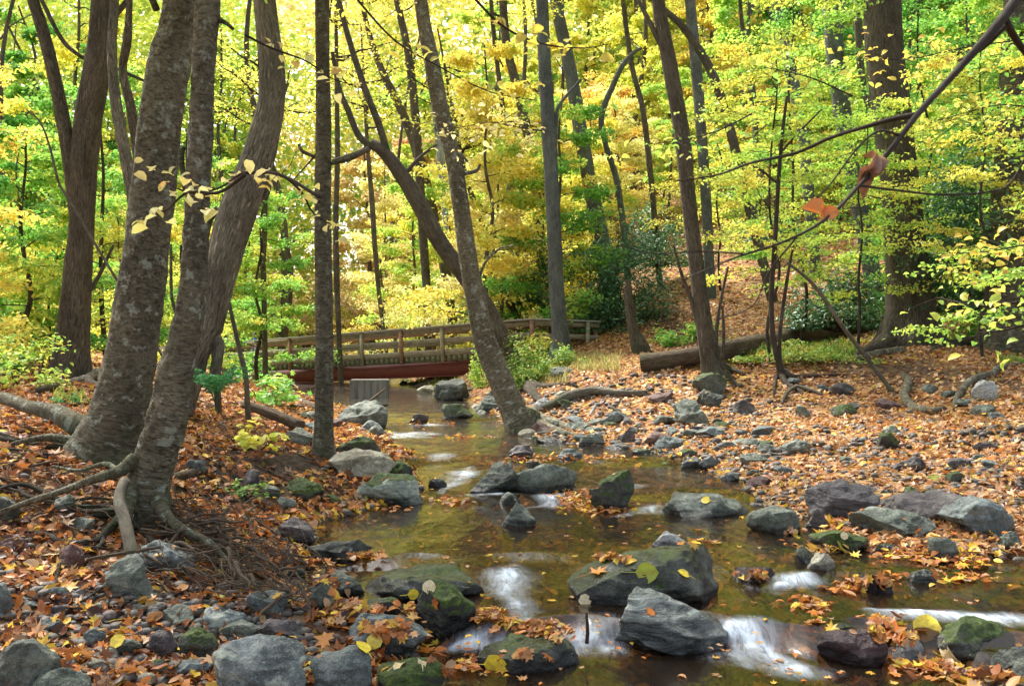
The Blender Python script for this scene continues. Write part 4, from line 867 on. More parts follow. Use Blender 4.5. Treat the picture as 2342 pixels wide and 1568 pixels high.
# ------------------------------------------------------------------ person on the bridge (only blue clothing shows between the trunks)
def skin(name, J, E, mat, parent, sub=2):
    me = bpy.data.meshes.new(name); me.from_pydata([j[0] for j in J], E, []); o = obj(name, me, parent); me.materials.append(mat)
    m = o.modifiers.new('s', 'SKIN'); m.use_smooth_shade = True
    for i, j in enumerate(J): me.skin_vertices[0].data[i].radius = (j[1], j[1] * (j[2] if len(j) > 2 else 1))
    me.skin_vertices[0].data[0].use_root = True
    o.modifiers.new('d', 'SUBSURF').levels = sub; o.modifiers['d'].render_levels = sub; return o
def flat(name, c, r=.8):
    t = NT(name); return t.done(t.pbr(c, r))
def person(loc, yaw, label, jac, pants, sc=1.):
    p = thing('person', label, 'person', loc); p.rotation_euler[2] = yaw; p.scale = (sc, sc, sc)
    J = [((0, 0, .92), .13, .8), ((0, 0, 1.15), .125, .8), ((0, 0, 1.38), .15, .7), ((0, 0, 1.50), .055), ((0, .01, 1.58), .075), ((0, .01, 1.68), .09), ((0, .01, 1.75), .06),
         ((.17, 0, 1.40), .06), ((.23, .03, 1.14), .045), ((.20, .20, .98), .035), ((-.17, 0, 1.40), .06), ((-.23, .03, 1.14), .045), ((-.20, .20, .98), .035),
         ((.09, 0, .86), .09), ((.10, .03, .48), .062), ((.10, -.02, .09), .045), ((.10, .12, .04), .04), ((-.09, 0, .86), .09), ((-.10, .03, .48), .062), ((-.10, -.02, .09), .045), ((-.10, .12, .04), .04)]
    E = [(0, 1), (1, 2), (2, 3), (3, 4), (4, 5), (5, 6), (2, 7), (7, 8), (8, 9), (2, 10), (10, 11), (11, 12), (0, 13), (13, 14), (14, 15), (15, 16), (0, 17), (17, 18), (18, 19), (19, 20)]
    skin('body', J, E, flat('skin', (.45, .26, .18)), p)
    J2 = [((0, 0, .86), .165, .8), ((0, 0, 1.15), .155, .8), ((0, 0, 1.40), .18, .7), ((.19, 0, 1.41), .075), ((.25, .03, 1.14), .062), ((.21, .18, 1.0), .05), ((-.19, 0, 1.41), .075), ((-.25, .03, 1.14), .062), ((-.21, .18, 1.0), .05), ((0, -.01, 1.53), .09)]
    skin('jacket', J2, [(0, 1), (1, 2), (2, 3), (3, 4), (4, 5), (2, 6), (6, 7), (7, 8), (2, 9)], jac, p)
    J3 = [((0, 0, .90), .15, .8), ((.09, 0, .80), .11), ((.10, .03, .48), .08), ((.10, -.02, .12), .06), ((-.09, 0, .80), .11), ((-.10, .03, .48), .08), ((-.10, -.02, .12), .06)]
    skin('trousers', J3, [(0, 1), (1, 2), (2, 3), (0, 4), (4, 5), (5, 6)], pants, p)
    J4 = [((0, -.02, 1.66), .105), ((0, -.02, 1.74), .10), ((0, -.01, 1.80), .05)]; skin('cap', J4, [(0, 1), (1, 2)], jac, p)
    for s_ in (-1, 1):
        for k in range(5):
            a = -.3 + .15 * k; q0 = Vector((s_ * .20, .22, .965)); q1 = q0 + Vector((s_ * .02 + .035 * math.sin(a), .05, -.03 - .01 * (k % 3)))
            skin('finger', [(q0[:], .010), (q1[:], .009), ((q1 + Vector((0, .015, -.035)))[:], .007)], [(0, 1), (1, 2)], flat('skin', (.45, .26, .18)), p, 1)
    return p
BLUE = flat('blue_cloth', (.02, .08, .42)); DK = flat('dark_cloth', (.02, .025, .04))
tb = 14.0; pb = ORG_ + ud * tb + vd * .95 + wd * (ZT - .88)
person(tuple(pb), 2.4, 'person in blue jacket and cap on the footbridge, glimpsed between stems at left', BLUE, BLUE, .70)
# blue bag beyond the double trunk, stand-in for a person mostly hidden there
b_ = at(199, 831, 22); th = thing('figure', 'small blue and black bag standing in for a half-hidden person on the bank just right of the dark double trunk', 'figure', tuple(b_))
V, Fc = rockverts((.17, .14, .14), 3, 3, 2, .2, .4); obj('figure_top', mesh('figure_top', V, Fc, mats=BLUE), th, loc=(0, 0, .0))
V, Fc = rockverts((.17, .15, .09), 4, 3, 2, .2, .3); obj('figure_base', mesh('figure_base', V, Fc, mats=DK), th, loc=(0, 0, -.10))
a = Acc(); tube(a, [(-.04, -.03, .06), (-.03, -.05, .11), (.03, -.05, .11), (.04, -.03, .06)], [.008] * 4, 6, 10); obj('handle', a.mesh('handle', DK), th)
V, Fc = rockverts((.8, .5, .5), 5, 4, 8); zz = gz(b_[0], b_[1]); obj('rock', mesh('rock', V, Fc, mats=RK['p']), None, 'low rock carrying the small blue bag by the dark double trunk', 'rock', None, None, (b_[0], b_[1], b_[2] - .39))
# ------------------------------------------------------------------ logs, limbs, loose roots, sticks
def log(name, label, cat, pts, mat, segs=20, amp=.05, lift=.6, ends=None, seed=0, group=None, fixed=None, freq=6, stubs=()):
    P = []; Rr = []
    for i, q in enumerate(pts):
        x, y, w = q[:3]; g = gp(x, y); Yq = g[1] if len(q) < 4 else q[3]
        if len(q) >= 4: g = at(x, y, Yq)
        r = w / 2 / F * Yq; P.append(g + np.array([0, 0, r * lift if len(q) < 4 else 0])); Rr.append(r)
    o0 = P[0].copy(); th = thing(name, label, cat, tuple(o0), group) if stubs or ends else None
    a = Acc(); C, r = tube(a, np.array(P) - o0, Rr, segs, None, amp, freq, seed)
    me = a.mesh(name, mat)
    if th is None: return obj(name, me, None, label, cat, group, None, tuple(o0))
    obj('stem', me, th)
    for s_ in stubs:
        a = Acc(); tube(a, [at(x, y, s_[0]) - o0 for x, y, w in s_[1:]], [w / 2 / F * s_[0] for x, y, w in s_[1:]], 8, None, .05, 6, 5); obj('branch', a.mesh('branch', mat), th)
    if ends:
        a = Acc(); c = C[0]; d = C[0] - C[1]; d /= np.linalg.norm(d); tube(a, [c - d * .02, c + d * .012], [r[0] * .93, r[0] * .93], segs, 3, .03, 6, 9); obj('cut_end', a.mesh('cut_end', B_DEAD), th)
    return th
LG = 'logs and loose wood along the brook'
log('fallen_log', 'long fallen trunk lying across the right bank, its cut end facing left', 'log', [(1466, 850, 44), (1560, 838, 42), (1700, 812, 44), (1850, 784, 44), (2010, 752, 44)], B_DEAD, ends=True, amp=.05, lift=.9)
log('fallen_log', 'thin birch log in the leaves under the massive ridged trunk', 'log', [(1935, 832, 8), (1970, 822, 14), (2010, 812, 17), (2066, 806, 18)], B_BAND, 14, group=LG)
log('driftwood_log', 'two-stemmed fallen limb lying over the roots toward the right of the leaning trees', 'log', [(1245, 942, 14), (1300, 920, 22), (1360, 905, 20), (1420, 908, 16), (1480, 905, 12)], B_OAK, 12, .12, seed=3, lift=1.2, stubs=[(20.5, (1300, 925, 16), (1360, 900, 15), (1440, 893, 12), (1520, 885, 8), (1590, 878, 5))], group=LG)
log('bare_root', 'snaking pale root bent like an S on the right bank', 'root', [(2065, 862, 14), (2078, 880, 18), (2068, 910, 20), (2085, 935, 20), (2125, 945, 16), (2160, 935, 8)], B_BAND, 14, .08, .8)
log('bare_root', 'long curved root climbing past the cracked pale stone near the right edge', 'root', [(2180, 935, 10), (2195, 905, 16), (2225, 875, 17), (2270, 860, 16), (2285, 845, 12), (2342, 832, 6)], B_BAND, 14, .08, .8)
log('bare_root', 'arched root under the twin-stemmed sapling', 'root', [(1787, 928, 7), (1800, 905, 9), (1825, 892, 10), (1860, 900, 8), (1880, 905, 5)], B_SMO, 10, .08, 1.5)
log('driftwood_log', 'broken pale log lying in the far shallows behind the slim dark trunk', 'log', [(668, 908, 12), (700, 925, 14), (740, 945, 13)], B_DEAD, 12, .08, ends=True)
log('driftwood_log', 'rotten log sloping down behind the fern toward the slim dark trunk', 'log', [(560, 925, 22, 15.5), (620, 945, 24, 15.2), (690, 975, 26, 14.9)], B_DEAD, 14, .1)
log('driftwood_log', 'dark drifted log among leaves at the water edge under the leaning tree', 'log', [(1095, 1025, 12), (1130, 1015, 16), (1190, 1012, 16), (1250, 1008, 10)], B_OAK, 12, .12)
log('driftwood_log', 'bare log slanting from the rocks to the concrete block under the footbridge', 'log', [(880, 905, 14), (940, 895, 12), (1000, 875, 9)], B_DEAD, 10, .1, 1)
log('driftwood_log', 'short stick pair leaning on the concrete block', 'stick', [(835, 925, 6, 25), (860, 905, 6, 25.5), (880, 890, 5, 26)], B_DEAD, 8, .05)
log('sawn_limb', 'sawn pale grey limb hanging from the bank down onto the round greenish boulder', 'limb', [(305, 1310, 34, 6.35), (300, 1260, 30, 6.45), (285, 1190, 27, 6.7), (272, 1140, 26, 6.9), (285, 1100, 24, 7.15)], B_SMO, 20, .05, ends=True)
log('stick', 'light brown stick lying across the blue-grey slab and the sawn limb', 'stick', [(200, 1278, 7, 6.25), (260, 1268, 9, 6.2), (310, 1260, 9, 6.15), (368, 1250, 6, 6.2)], B_DEAD, 8, .04)
log('stick', 'white stick standing slanted against the stones beside the leaning tree roots', 'stick', [(1322, 992, 8, 18.3), (1340, 965, 8, 18.6), (1362, 928, 7, 19)], B_PALE, 8)
log('stump_stake', 'dark pointed stake sticking up from the debris at the left shore', 'stake', [(600, 1245, 20, 8.1), (580, 1210, 16, 8.15), (556, 1178, 9, 8.2)], B_OAK, 10, .08)
log('stick', 'short broken log end in the leaves behind the debris pile', 'log', [(390, 1100, 22), (430, 1090, 20), (470, 1082, 16)], B_DEAD, 12, .1, ends=True)
log('stick', 'mossy cut stick poking out at the bottom of the debris pile', 'stick', [(396, 1372, 16, 6.1), (430, 1388, 14, 6.05), (470, 1400, 12, 6.0)], B_SMO, 10, .05, ends=True)
log('stick', 'thin forked twig lying over the stones at lower left', 'stick', [(230, 1430, 4), (255, 1470, 4), (310, 1510, 4)], B_SMO, 6, lift=3)
log('stake', 'small black twig standing in the water left of the streaked boulder', 'twig', [(1342, 1470, 10, 5.75), (1344, 1440, 9, 5.75), (1341, 1400, 6, 5.75)], B_TWIG, 8, .1)
log('stick', 'pale twig crossing the near leaves left of the debris', 'stick', [(-10, 1120, 8), (80, 1150, 8), (160, 1160, 6)], B_TWIG, 8, lift=2)
# debris of twigs and roots under the left bank: nobody could count it
rs = np.random.RandomState(5); a = Acc()
for k in range(760):
    if k < 530: px = rs.normal(520, 125); py = 1300 + .30 * (px - 520) + rs.normal(0, 62); ang = rs.normal(.55, .55)
    elif k < 650: px = rs.uniform(0, 300); py = rs.uniform(980, 1180); ang = rs.normal(-.1, .4)
    else: px = rs.uniform(480, 720); py = rs.uniform(930, 1080); ang = rs.normal(.2, .6)
    if px > 735 or py > 1420: continue
    g = gp(px, py); s_ = g[1] / F; L = rs.uniform(40, 160) * s_; az = ang
    h0 = rs.uniform(.0, .22) if k < 430 else rs.uniform(0, .05)
    d = np.array([math.cos(az), -math.sin(az) * .7, -math.sin(az) * .35 + rs.normal() * .12]) * L
    p0 = g + np.array([0, 0, h0]) - d / 2
    r0 = rs.uniform(.002, .008) * (2.6 if rs.rand() < .16 else 1)
    tube(a, jag(p0, p0 + d, 4, .035, rs), np.linspace(r0, r0 * .4, 5), 5, 9, 0)
obj('twig_debris', a.mesh('twig_debris', barkmat('debris_bark', (.04, .028, .02), (.17, .13, .09), 'smooth', .1)), kind='stuff')
# ------------------------------------------------------------------ undergrowth
def shrub(name, label, cat, px, py, Y, w, h, d, n, size, mat, temps, seed, tilt=.6, shell=.6, group=None, vv=None, aspect=None, stems=7):
    rs = np.random.RandomState(seed); b = at(px, py, Y)
    if py > 806 and name != 'maple_seedling': b = gp(px, py); w *= 1; Y = b[1]
    else: b[2] = max(b[2], gz(b[0], Y) - .1)
    sx, sy, sz = w / F * Y / 2, d / 2, h / F * Y; th = thing(name, label, cat, (b[0], Y, b[2]), group); acc = Acc(); P = []; N = []
    nc = max(10, n // 60); dirs = rs.normal(size=(nc, 3)); dirs[:, 2] = np.abs(dirs[:, 2]) * .9; dirs /= np.linalg.norm(dirs, axis=1, keepdims=True)
    for i in range(nc):
        c = dirs[i] * rs.uniform(shell, 1.0) * np.array([sx, sy, sz]) * (1 + .25 * rs.normal()); m = n // nc
        q = c + rs.normal(size=(m, 3)) * np.array([sx, sy, sz * .8]) * .16; P.append(q); N.append(rs.normal(size=(m, 3)) * tilt + np.array([0, -.15, 1]) + dirs[i] * .4)
        if i < stems * 3: tube(acc, jag((rs.normal() * .08, rs.normal() * .08, -.15), c * .9, 4, .05, rs), np.linspace(.018, .004, 5), 5)
    obj('stems', acc.mesh('stems', B_TWIG), th)
    P = np.concatenate(P); N = np.concatenate(N); P[:, 2] = np.maximum(P[:, 2], -.05)
    obj('foliage', leafmesh('foliage', P, N, size, temps, mat, seed=seed, vv=vv), th); return th
LONG = [_oval(.16, .3, .04), _oval(.18, .5, .03)]
GS = 'evergreen shrubs on the slope'
shrub('evergreen_shrub', 'dark blue-green evergreen shrub right of the straight grey trunk at the bridge end', 'shrub', 1402, 775, 32.3, 230, 215, 2.6, 6500, .17, L_RHO, LONG, 1)
shrub('evergreen_shrub', 'dark evergreen shrub low between the leaning trees and the straight grey trunk', 'shrub', 1205, 690, 36, 130, 120, 3, 2000, .19, L_RHO, LONG, 2, group=GS)
shrub('evergreen_shrub', 'tall dark evergreen thicket right of the massive ridged trunk', 'shrub', 2205, 700, 22, 240, 360, 3.5, 5200, .17, L_RHO, LONG, 3, group=GS)
shrub('evergreen_shrub', 'low dark evergreen shrub left of the massive ridged trunk', 'shrub', 1920, 745, 24, 210, 120, 2.6, 2800, .16, L_RHO, LONG, 4, group=GS)
shrub('evergreen_shrub', 'spreading evergreen shrub higher on the slope above the clump', 'shrub', 1500, 600, 36, 200, 110, 3.5, 2200, .2, L_RHO, LONG, 5, group=GS)
shrub('evergreen_shrub', 'dark evergreen shrub high on the slope left of the stout grey trunk', 'shrub', 1760, 560, 38, 160, 90, 3, 1400, .2, L_RHO, LONG, 6, group=GS)
shrub('green_bush', 'fresh green bush growing in front of the bridge railing', 'bush', 1205, 880, 25.5, 150, 92, 1.6, 2600, .085, L_HERB, OVALS, 7)
shrub('green_bush', 'pale yellow-green bush at the right end of the red beam', 'bush', 1112, 880, 25, 80, 85, 1.2, 1200, .085, L_YGR, OVALS, 8)
shrub('green_bush', 'leafy low bush on the path side under the railing posts', 'bush', 1290, 850, 26, 90, 60, 1.2, 900, .08, L_HERB, OVALS, 9)
shrub('maple_seedling', 'flat spreading green maple spray in front of the left part of the red beam', 'bush', 610, 915, 19, 150, 60, 1.8, 360, .13, L_GRN, MAPLES[:1], 10, tilt=.45)
shrub('yellow_bush', 'yellow-leaved bush hiding the bridge at the far left of its railing', 'bush', 560, 850, 28, 110, 80, 1.4, 900, .11, L_YEL, OVALS, 11, tilt=.3)
shrub('yellow_bush', 'yellow-leaved bush at the left edge below the double trunk', 'bush', 30, 880, 17, 190, 120, 2, 900, .085, L_YGR, OVALS, 12, tilt=.5)
shrub('yellow_bush', 'small yellow sprig in front of the double trunk foot', 'bush', 165, 850, 16, 90, 90, .6, 240, .08, L_PALE, OVALS, 13, tilt=.35)
shrub('green_bush', 'tuft of green leaves low beside the wide mossy root', 'bush', 150, 925, 11.5, 80, 26, .4, 160, .05, L_FERN, OVALS, 14)
shrub('seedling', 'bright green seedling with yellow tips on the left bank beside the purple plate', 'seedling', 555, 1135, 9.5, 110, 40, .5, 130, .06, L_HERB, OVALS, 15, tilt=.3)
shrub('seedling', 'yellow-leaved seedling arching over the bank right of the leaning flaky trunk', 'seedling', 575, 1030, 11, 150, 60, .5, 90, .13, L_YEL, OVALS, 16, tilt=.2)
shrub('green_bush', 'lush green herbs beside the fallen trunk on the right bank', 'bush', 1870, 825, 21.5, 240, 34, 1.4, 1500, .08, L_HERB, OVALS, 17)
shrub('green_bush', 'patch of light green herbs in front of the fallen trunk left of the sapling', 'bush', 1700, 832, 21.5, 120, 26, 1.2, 700, .08, L_HERB, OVALS, 18)
shrub('green_bush', 'dark leafy undergrowth behind the footbridge end', 'bush', 1560, 790, 28, 140, 60, 1.5, 900, .12, L_GRN, OVALS, 19)
# fern
b = at(492, 925, 12.6); b[2] = max(b[2], gz(b[0], b[1])) + .02; th = thing('fern', 'large green fern on the bank right of the leaning flaky-barked trunk', 'fern', tuple(b)); rs = np.random.RandomState(3); P = []; N = []; Yw = []; sz = []; a = Acc()
for k in range(15):
    az = rs.uniform(0, 6.28); L = rs.uniform(.5, .85); hz = rs.uniform(.35, .75); d = np.array([math.cos(az), math.sin(az), 0]); pr = []
    for f in np.linspace(0, 1, 26):
        q = d * L * f * (.55 + .35 * f) + np.array([0, 0, (.75 + hz) * L * (1.4 * f - 1.15 * f * f)]); pr.append(q)
        if f > .12:
            sd_ = np.cross(d, [0, 0, 1]); 
            for s_ in (-1, 1): w_ = .13 * math.sin(math.pi * min(1, f * .9 + .1)) + .01; P.append(q + sd_ * s_ * w_ * .5); N.append(np.array([0, 0, 1]) + rs.normal(size=3) * .35); Yw.append(sd_ * s_ + d * .3); sz.append(w_ * 1.1)
    tube(a, pr[::3], np.linspace(.004, .001, len(pr[::3])), 4, 10)
obj('stems', a.mesh('stems', L_FERN), th); obj('foliage', leafmesh('foliage', P, N, np.array(sz), [_oval(.075, .3, .02)], L_FERN, yaw=Yw), th)
# grass and ground cover
def grass(name, regs, mat, hgt, seed):
    rs = np.random.RandomState(seed); V = []; Q = []; vv = []; k = 0
    for (x0, x1, y0, y1, n) in regs:
        for i in range(n):
            g = gp(rs.uniform(x0, x1), rs.uniform(y0, y1)); h = hgt * rs.uniform(.5, 1.2); a = rs.uniform(0, 6.28); w = .006 + .0004 * g[1]
            d = np.array([math.cos(a), math.sin(a), 0]) * w; ln = rs.normal(size=2) * h * .45
            V += [g - d, g + d, g + d * .7 + [ln[0] * .35, ln[1] * .35, h * .6], g - d * .7 + [ln[0] * .35, ln[1] * .35, h * .6], g + d * .1 + [ln[0], ln[1], h], g - d * .1 + [ln[0], ln[1], h]]
            Q += [(k, k + 1, k + 2, k + 3), (k + 3, k + 2, k + 4, k + 5)]; k += 6; vv += [rs.rand()] * 6
    obj(name, mesh(name, V, Q, mats=mat, attrs={'v': vv, 'w': vv[::-1]}), kind='stuff')
grass('dry_grass', [(1290, 1420, 812, 850, 700), (1200, 1300, 845, 880, 400)], L_GRASS, .20, 1)
grass('green_grass', [(1640, 1960, 780, 815, 1600), (120, 330, 900, 930, 200), (880, 1060, 868, 900, 400), (2290, 2342, 825, 835, 120)], L_HERB, .16, 2)
# ------------------------------------------------------------------ leaf litter
rs = np.random.RandomState(11); P = []; N = []; Sz = []; Vv = []
def ring(y0, y1, dens, size, xm=.64, bed=.12):
    n = int((y1 - y0) * (y0 + y1) * xm * dens); y = np.sqrt(rs.uniform(y0 ** 2, y1 ** 2, n)); x = rs.uniform(-xm, xm, n) * y; z, s, lf = ground(x, y, True)
    md = np.where(lf & (y > 5.5) & (y < 12), np.exp(-((s - 1.1) / .7) ** 2) * .5 * (1 + noise(np.stack([x, y, 0 * x], 1) * 1.1, 14)), 0) + np.where((~lf) & (y > 8), np.exp(-((s - 7.7) / .7) ** 2) * (.45 + .5 * noise(np.stack([x, y, 0 * x], 1) * .9, 4)), 0)
    pt = fbm(np.stack([x, y, 0 * x], 1) * 1.6, 21, 3)
    pr = np.where(s > .1, np.clip(.95 + .6 * pt, .3, 1) * np.where((~lf) & (s < 3) & (y > 9), .72, 1) * np.where(lf & (y < 6.6), .88, 1) - md, np.where(s > -.15, .55 + .5 * pt, np.where(z > wlev(y), .5, np.where(y < 5.8, .55, bed))))
    m = rs.rand(n) < pr; x, y, z, s, lf = x[m], y[m], z[m], s[m], lf[m]; n = len(x)
    sx = size * np.minimum(rs.lognormal(-.03, .32, n), 1.65)
    g1 = (ground(x + .05, y) - z) / .05; g2 = (ground(x, y + .05) - z) / .05
    P.append(np.stack([x, y, z + rs.uniform(.004, .05, n) * np.minimum(1, sx / .06)], 1)); N.append(np.stack([-g1, -g2, np.ones(n)], 1) + rs.normal(size=(n, 3)) * np.array([.55, .55, .1]))
    Sz.append(sx); v_ = rs.rand(n)
    pale = (~lf) & (y > 7.5); v_ = np.where(pale & (rs.rand(n) < .58), rs.uniform(.52, .88, n), v_); v_ = np.where((~pale) & (rs.rand(n) < .18), rs.uniform(.28, .55, n), v_); v_ = np.where((~pale) & (rs.rand(n) < .18), rs.uniform(.0, .2, n), v_)
    v_ = np.where((s < .15) & (z < wlev(y) + .02) & (rs.rand(n) < .35), rs.uniform(.86, .98, n), v_)
    Vv.append(v_)
ring(4.2, 7, 520, .078); ring(7, 10, 420, .078); ring(10, 15, 300, .080); ring(15, 22, 190, .088); ring(22, 32, 85, .11, .68); ring(32, 55, 24, .17, .7); ring(55, 80, 6, .3, .7)
P = np.concatenate(P); N = np.concatenate(N); Sz = np.concatenate(Sz); Vv = np.concatenate(Vv)
print('litter', len(P))
near = P[:, 1] < 16
kk = np.where(rs.rand(len(P)) < .28, rs.randint(4, 7, len(P)), rs.randint(0, 4, len(P)))
sz2 = np.where(kk >= 4, Sz * 1.15, Sz)
obj('leaf_litter', leafmesh('leaf_litter', P[near], N[near], sz2[near], OVALS + MAPLES, L_LIT, Vv[near], kinds=kk[near], seed=1), kind='stuff')
obj('distant_leaf_litter', leafmesh('distant_leaf_litter', P[~near], N[~near], Sz[~near], SIMPLE, L_LIT, Vv[~near], seed=2), kind='stuff')
# leaves drifted together on the water and on top of stones
bvh = BVHTree.FromPolygons(SURF_V, SURF_F)
def cast(px, py):
    d = Vector(((px - CX) / F, 1, (HZ - py) / F)).normalized(); h = bvh.ray_cast(Vector((0, 0, CZ)), d)
    w = wp(px, py); 
    if h[0] is not None and h[0].y < w[1]: return np.array(h[0]), np.array(h[1])
    g = gp(px, py); return (g, np.array([0, 0, 1.])) if g[1] < w[1] + .01 else (w, np.array([0, 0, 1.]))
RAFT = [(1040, 1150, 40, 7, 26), (1300, 1135, 40, 16, 70), (1375, 1165, 60, 10, 90), (1320, 1155, 30, 8, 30), (835, 1275, 42, 8, 36), (1120, 1415, 36, 16, 60), (1155, 1432, 22, 8, 26), (1235, 1440, 44, 14, 80), (1280, 1452, 30, 10, 30), (1600, 1243, 30, 6, 24), (1400, 1278, 40, 7, 30),
 (1840, 1385, 30, 14, 40), (1870, 1395, 16, 18, 26), (1720, 1318, 30, 8, 24), (2020, 1445, 34, 14, 45), (2070, 1462, 30, 10, 24), (2110, 1530, 80, 18, 90), (2230, 1550, 70, 14, 70), (2000, 1330, 60, 10, 50), (1940, 1352, 40, 7, 36), (2200, 1325, 60, 10, 40), (2080, 1270, 70, 12, 110), (1820, 1215, 26, 8, 26),
 (1080, 1530, 60, 20, 40), (1190, 1500, 60, 10, 14), (900, 1440, 60, 18, 60), (850, 1395, 50, 10, 40), (940, 1400, 26, 18, 20), (720, 1290, 40, 8, 30), (1860, 1435, 30, 5, 14), (2010, 1420, 30, 4, 10), (2200, 1285, 80, 14, 90), (760, 1340, 36, 26, 30), (760, 1425, 26, 16, 36), (1030, 1140, 30, 5, 10), (560, 1290, 120, 50, 90), (450, 1240, 60, 30, 30), (960, 965, 60, 8, 40), (1080, 1000, 60, 6, 40), (1215, 1050, 60, 8, 50), (1350, 1050, 90, 10, 90), (890, 1165, 60, 6, 20)]
P = []; N = []; Vv = []; Sz = []
for x, y, rx, ry, n in RAFT:
    for i in range(n):
        q, nn = cast(x + rs.normal() * rx * .6, y + rs.normal() * ry * .6); 
        if nn[2] < .25: continue
        P.append(q + nn * rs.uniform(.006, .03)); N.append(nn + rs.normal(size=3) * .28); Vv.append(rs.choice([rs.uniform(.2, .5), rs.uniform(.85, .98), rs.uniform(.5, .8)], p=[.5, .25, .25])); Sz.append(rs.uniform(.055, .10))
for i in range(900):   # single leaves scattered over stones
    vtx = SURF_V[rs.randint(len(SURF_V))]; h = bvh.ray_cast(Vector((vtx[0], vtx[1], 5)), Vector((0, 0, -1)))
    if h[0] is None or h[1].z < .75 or rs.rand() < .72: continue
    P.append(np.array(h[0]) + [0, 0, .008]); N.append(np.array(h[1]) + rs.normal(size=3) * .12); Vv.append(rs.choice([rs.uniform(.3, .5), rs.uniform(.85, .98), rs.uniform(.5, .8)])); Sz.append(rs.uniform(.04, .075))
for i in range(420):
    w = wp(rs.uniform(700, 2342), rs.uniform(960, 1568)); z, s, _ = ground([w[0]], [w[1]], True)
    if s[0] > -.05 : continue
    P.append(w + [0, 0, .008]); N.append(np.array([0, 0, 1]) + rs.normal(size=3) * .05); Vv.append(rs.choice([rs.uniform(.3, .5), rs.uniform(.85, .98), rs.uniform(.5, .8)])); Sz.append(rs.uniform(.035, .07))
kk = np.where(rs.rand(len(P)) < .4, rs.randint(4, 7, len(P)), rs.randint(0, 4, len(P)))
obj('drifted_leaves', leafmesh('drifted_leaves', P, N, np.array(Sz), OVALS + MAPLES, L_LIT, np.array(Vv), kinds=kk), kind='stuff')
# big leaves one can point at
def bigleaf(label, px, py, wpx, v, temp, yawd, seed, nrm=None, stalk=True, lift=.012):
    q, nn = cast(px, py); nn = np.array(nrm if nrm is not None else nn, float); nn /= np.linalg.norm(nn); s_ = wpx / F * q[1]
    yw = np.array([math.cos(yawd), math.sin(yawd), 0.]); th = thing('fallen_leaf', label, 'leaf', tuple(q + nn * lift), 'large fallen leaves')
    obj('blade', leafmesh('blade', [(0, 0, 0)], [nn], s_, [temp], v, vv=np.array([.5]), yaw=[yw], ww=np.array([.5])), th)
    if stalk:
        t1 = yw - yw.dot(nn) * nn; a = Acc(); tube(a, [-t1 * s_ * .45, -t1 * s_ * .8 + nn * .004, -t1 * s_ * 1.15], [.0025, .002, .002], 5, 8); obj('stalk', a.mesh('stalk', v), th)
def lm(c, n): 
    t = NT(n); d = t.n('BsdfDiffuse', Color=(*c, 1)).outputs[0]; tr = t.n('BsdfTranslucent', Color=(*c, 1)).outputs[0]; g = t.n('BsdfGlossy', Roughness=.4, Color=(1, 1, 1, 1)).outputs[0]
    nz = t.noise(t.n('TexCoord').outputs['Object'], 40, 3); c2 = t.mix(t.ramp(nz, [(.4, 0.), (.65, .7)]), c, (.45, .25, .04)); t.t.links.new(c2, d.node.inputs[0])
    return t.done(t.n('MixShader', i0=.05, i1=t.n('MixShader', i0=.15, i1=d, i2=tr).outputs[0], i2=g).outputs[0])
BROAD = _oval(.46, .15, .04); MP = _maple(.3)
y_, gr_, o_, p_, r_ = lm((.85, .68, .05), 'leaf_yellow'), lm((.38, .50, .05), 'leaf_green'), lm((.80, .20, .01), 'leaf_orange'), lm((.72, .62, .38), 'leaf_cream'), lm((.45, .09, .02), 'leaf_russet')
bigleaf('round green leaf lying on the largest boulder', 1480, 1308, 54, gr_, BROAD, .1, 1)
bigleaf('orange leaf at the left of the largest boulder top', 1368, 1310, 46, o_, MP, .3, 2)
bigleaf('small yellow leaf at the right of the largest boulder top', 1562, 1312, 30, y_, BROAD, 2.8, 3)
bigleaf('big mottled yellow leaf standing tilted in the lower right pile', 2117, 1442, 66, y_, _oval(.46, .5, .12), 1.2, 4, (-.3, -1, .5), lift=.05)
bigleaf('orange maple leaf left of the big mottled yellow leaf', 2040, 1455, 60, o_, MP, 2., 5, (0, -.6, .9), lift=.03)
bigleaf('cream round leaf caught above the black twig left of the streaked boulder', 1338, 1372, 32, p_, BROAD, .3, 6, (.1, -1, .3), stalk=False)
bigleaf('orange leaf on the streaked wet boulder', 1487, 1400, 24, o_, BROAD, .9, 7)
bigleaf('yellow leaf on the long low grey boulder', 1614, 1144, 22, y_, BROAD, 2.5, 8)
bigleaf('cream leaf leaning at the base of the domed stone at the pool margin', 1930, 1225, 20, p_, BROAD, 1.5, 9, (0, -1, .5))
bigleaf('russet oak leaf on the blue-grey peaked boulder', 865, 1498, 50, r_, MP, 1.8, 10)
bigleaf('tall yellow leaf standing on the blue-grey peaked boulder', 857, 1465, 40, y_, BROAD, 1.6, 11, (.1, -1, .4), lift=.03)
bigleaf('yellow leaf left of the russet oak leaf', 828, 1480, 44, y_, BROAD, 2.4, 12)
bigleaf('cream leaf on the mossy boulder at the bottom edge', 915, 1522, 44, p_, _oval(.3, .8, .1), 1.1, 13)
bigleaf('folded cream leaf above the mossy boulder at the bottom edge', 962, 1515, 34, p_, _oval(.36, .9, .1), 1.9, 14)
bigleaf('orange maple leaf beside the folded cream leaf', 975, 1492, 44, o_, MP, 2.5, 15)
bigleaf('pale orange leaf standing on the wide dark mossy slab', 982, 1342, 34, p_, BROAD, 1.5, 16, (0, -1, .5), lift=.02)
bigleaf('yellow leaf lying on the wide dark mossy slab', 945, 1357, 28, y_, BROAD, .4, 17)
bigleaf('curled russet leaf hanging on the black-green mossy boulder', 1000, 1376, 34, r_, MP, .4, 18)
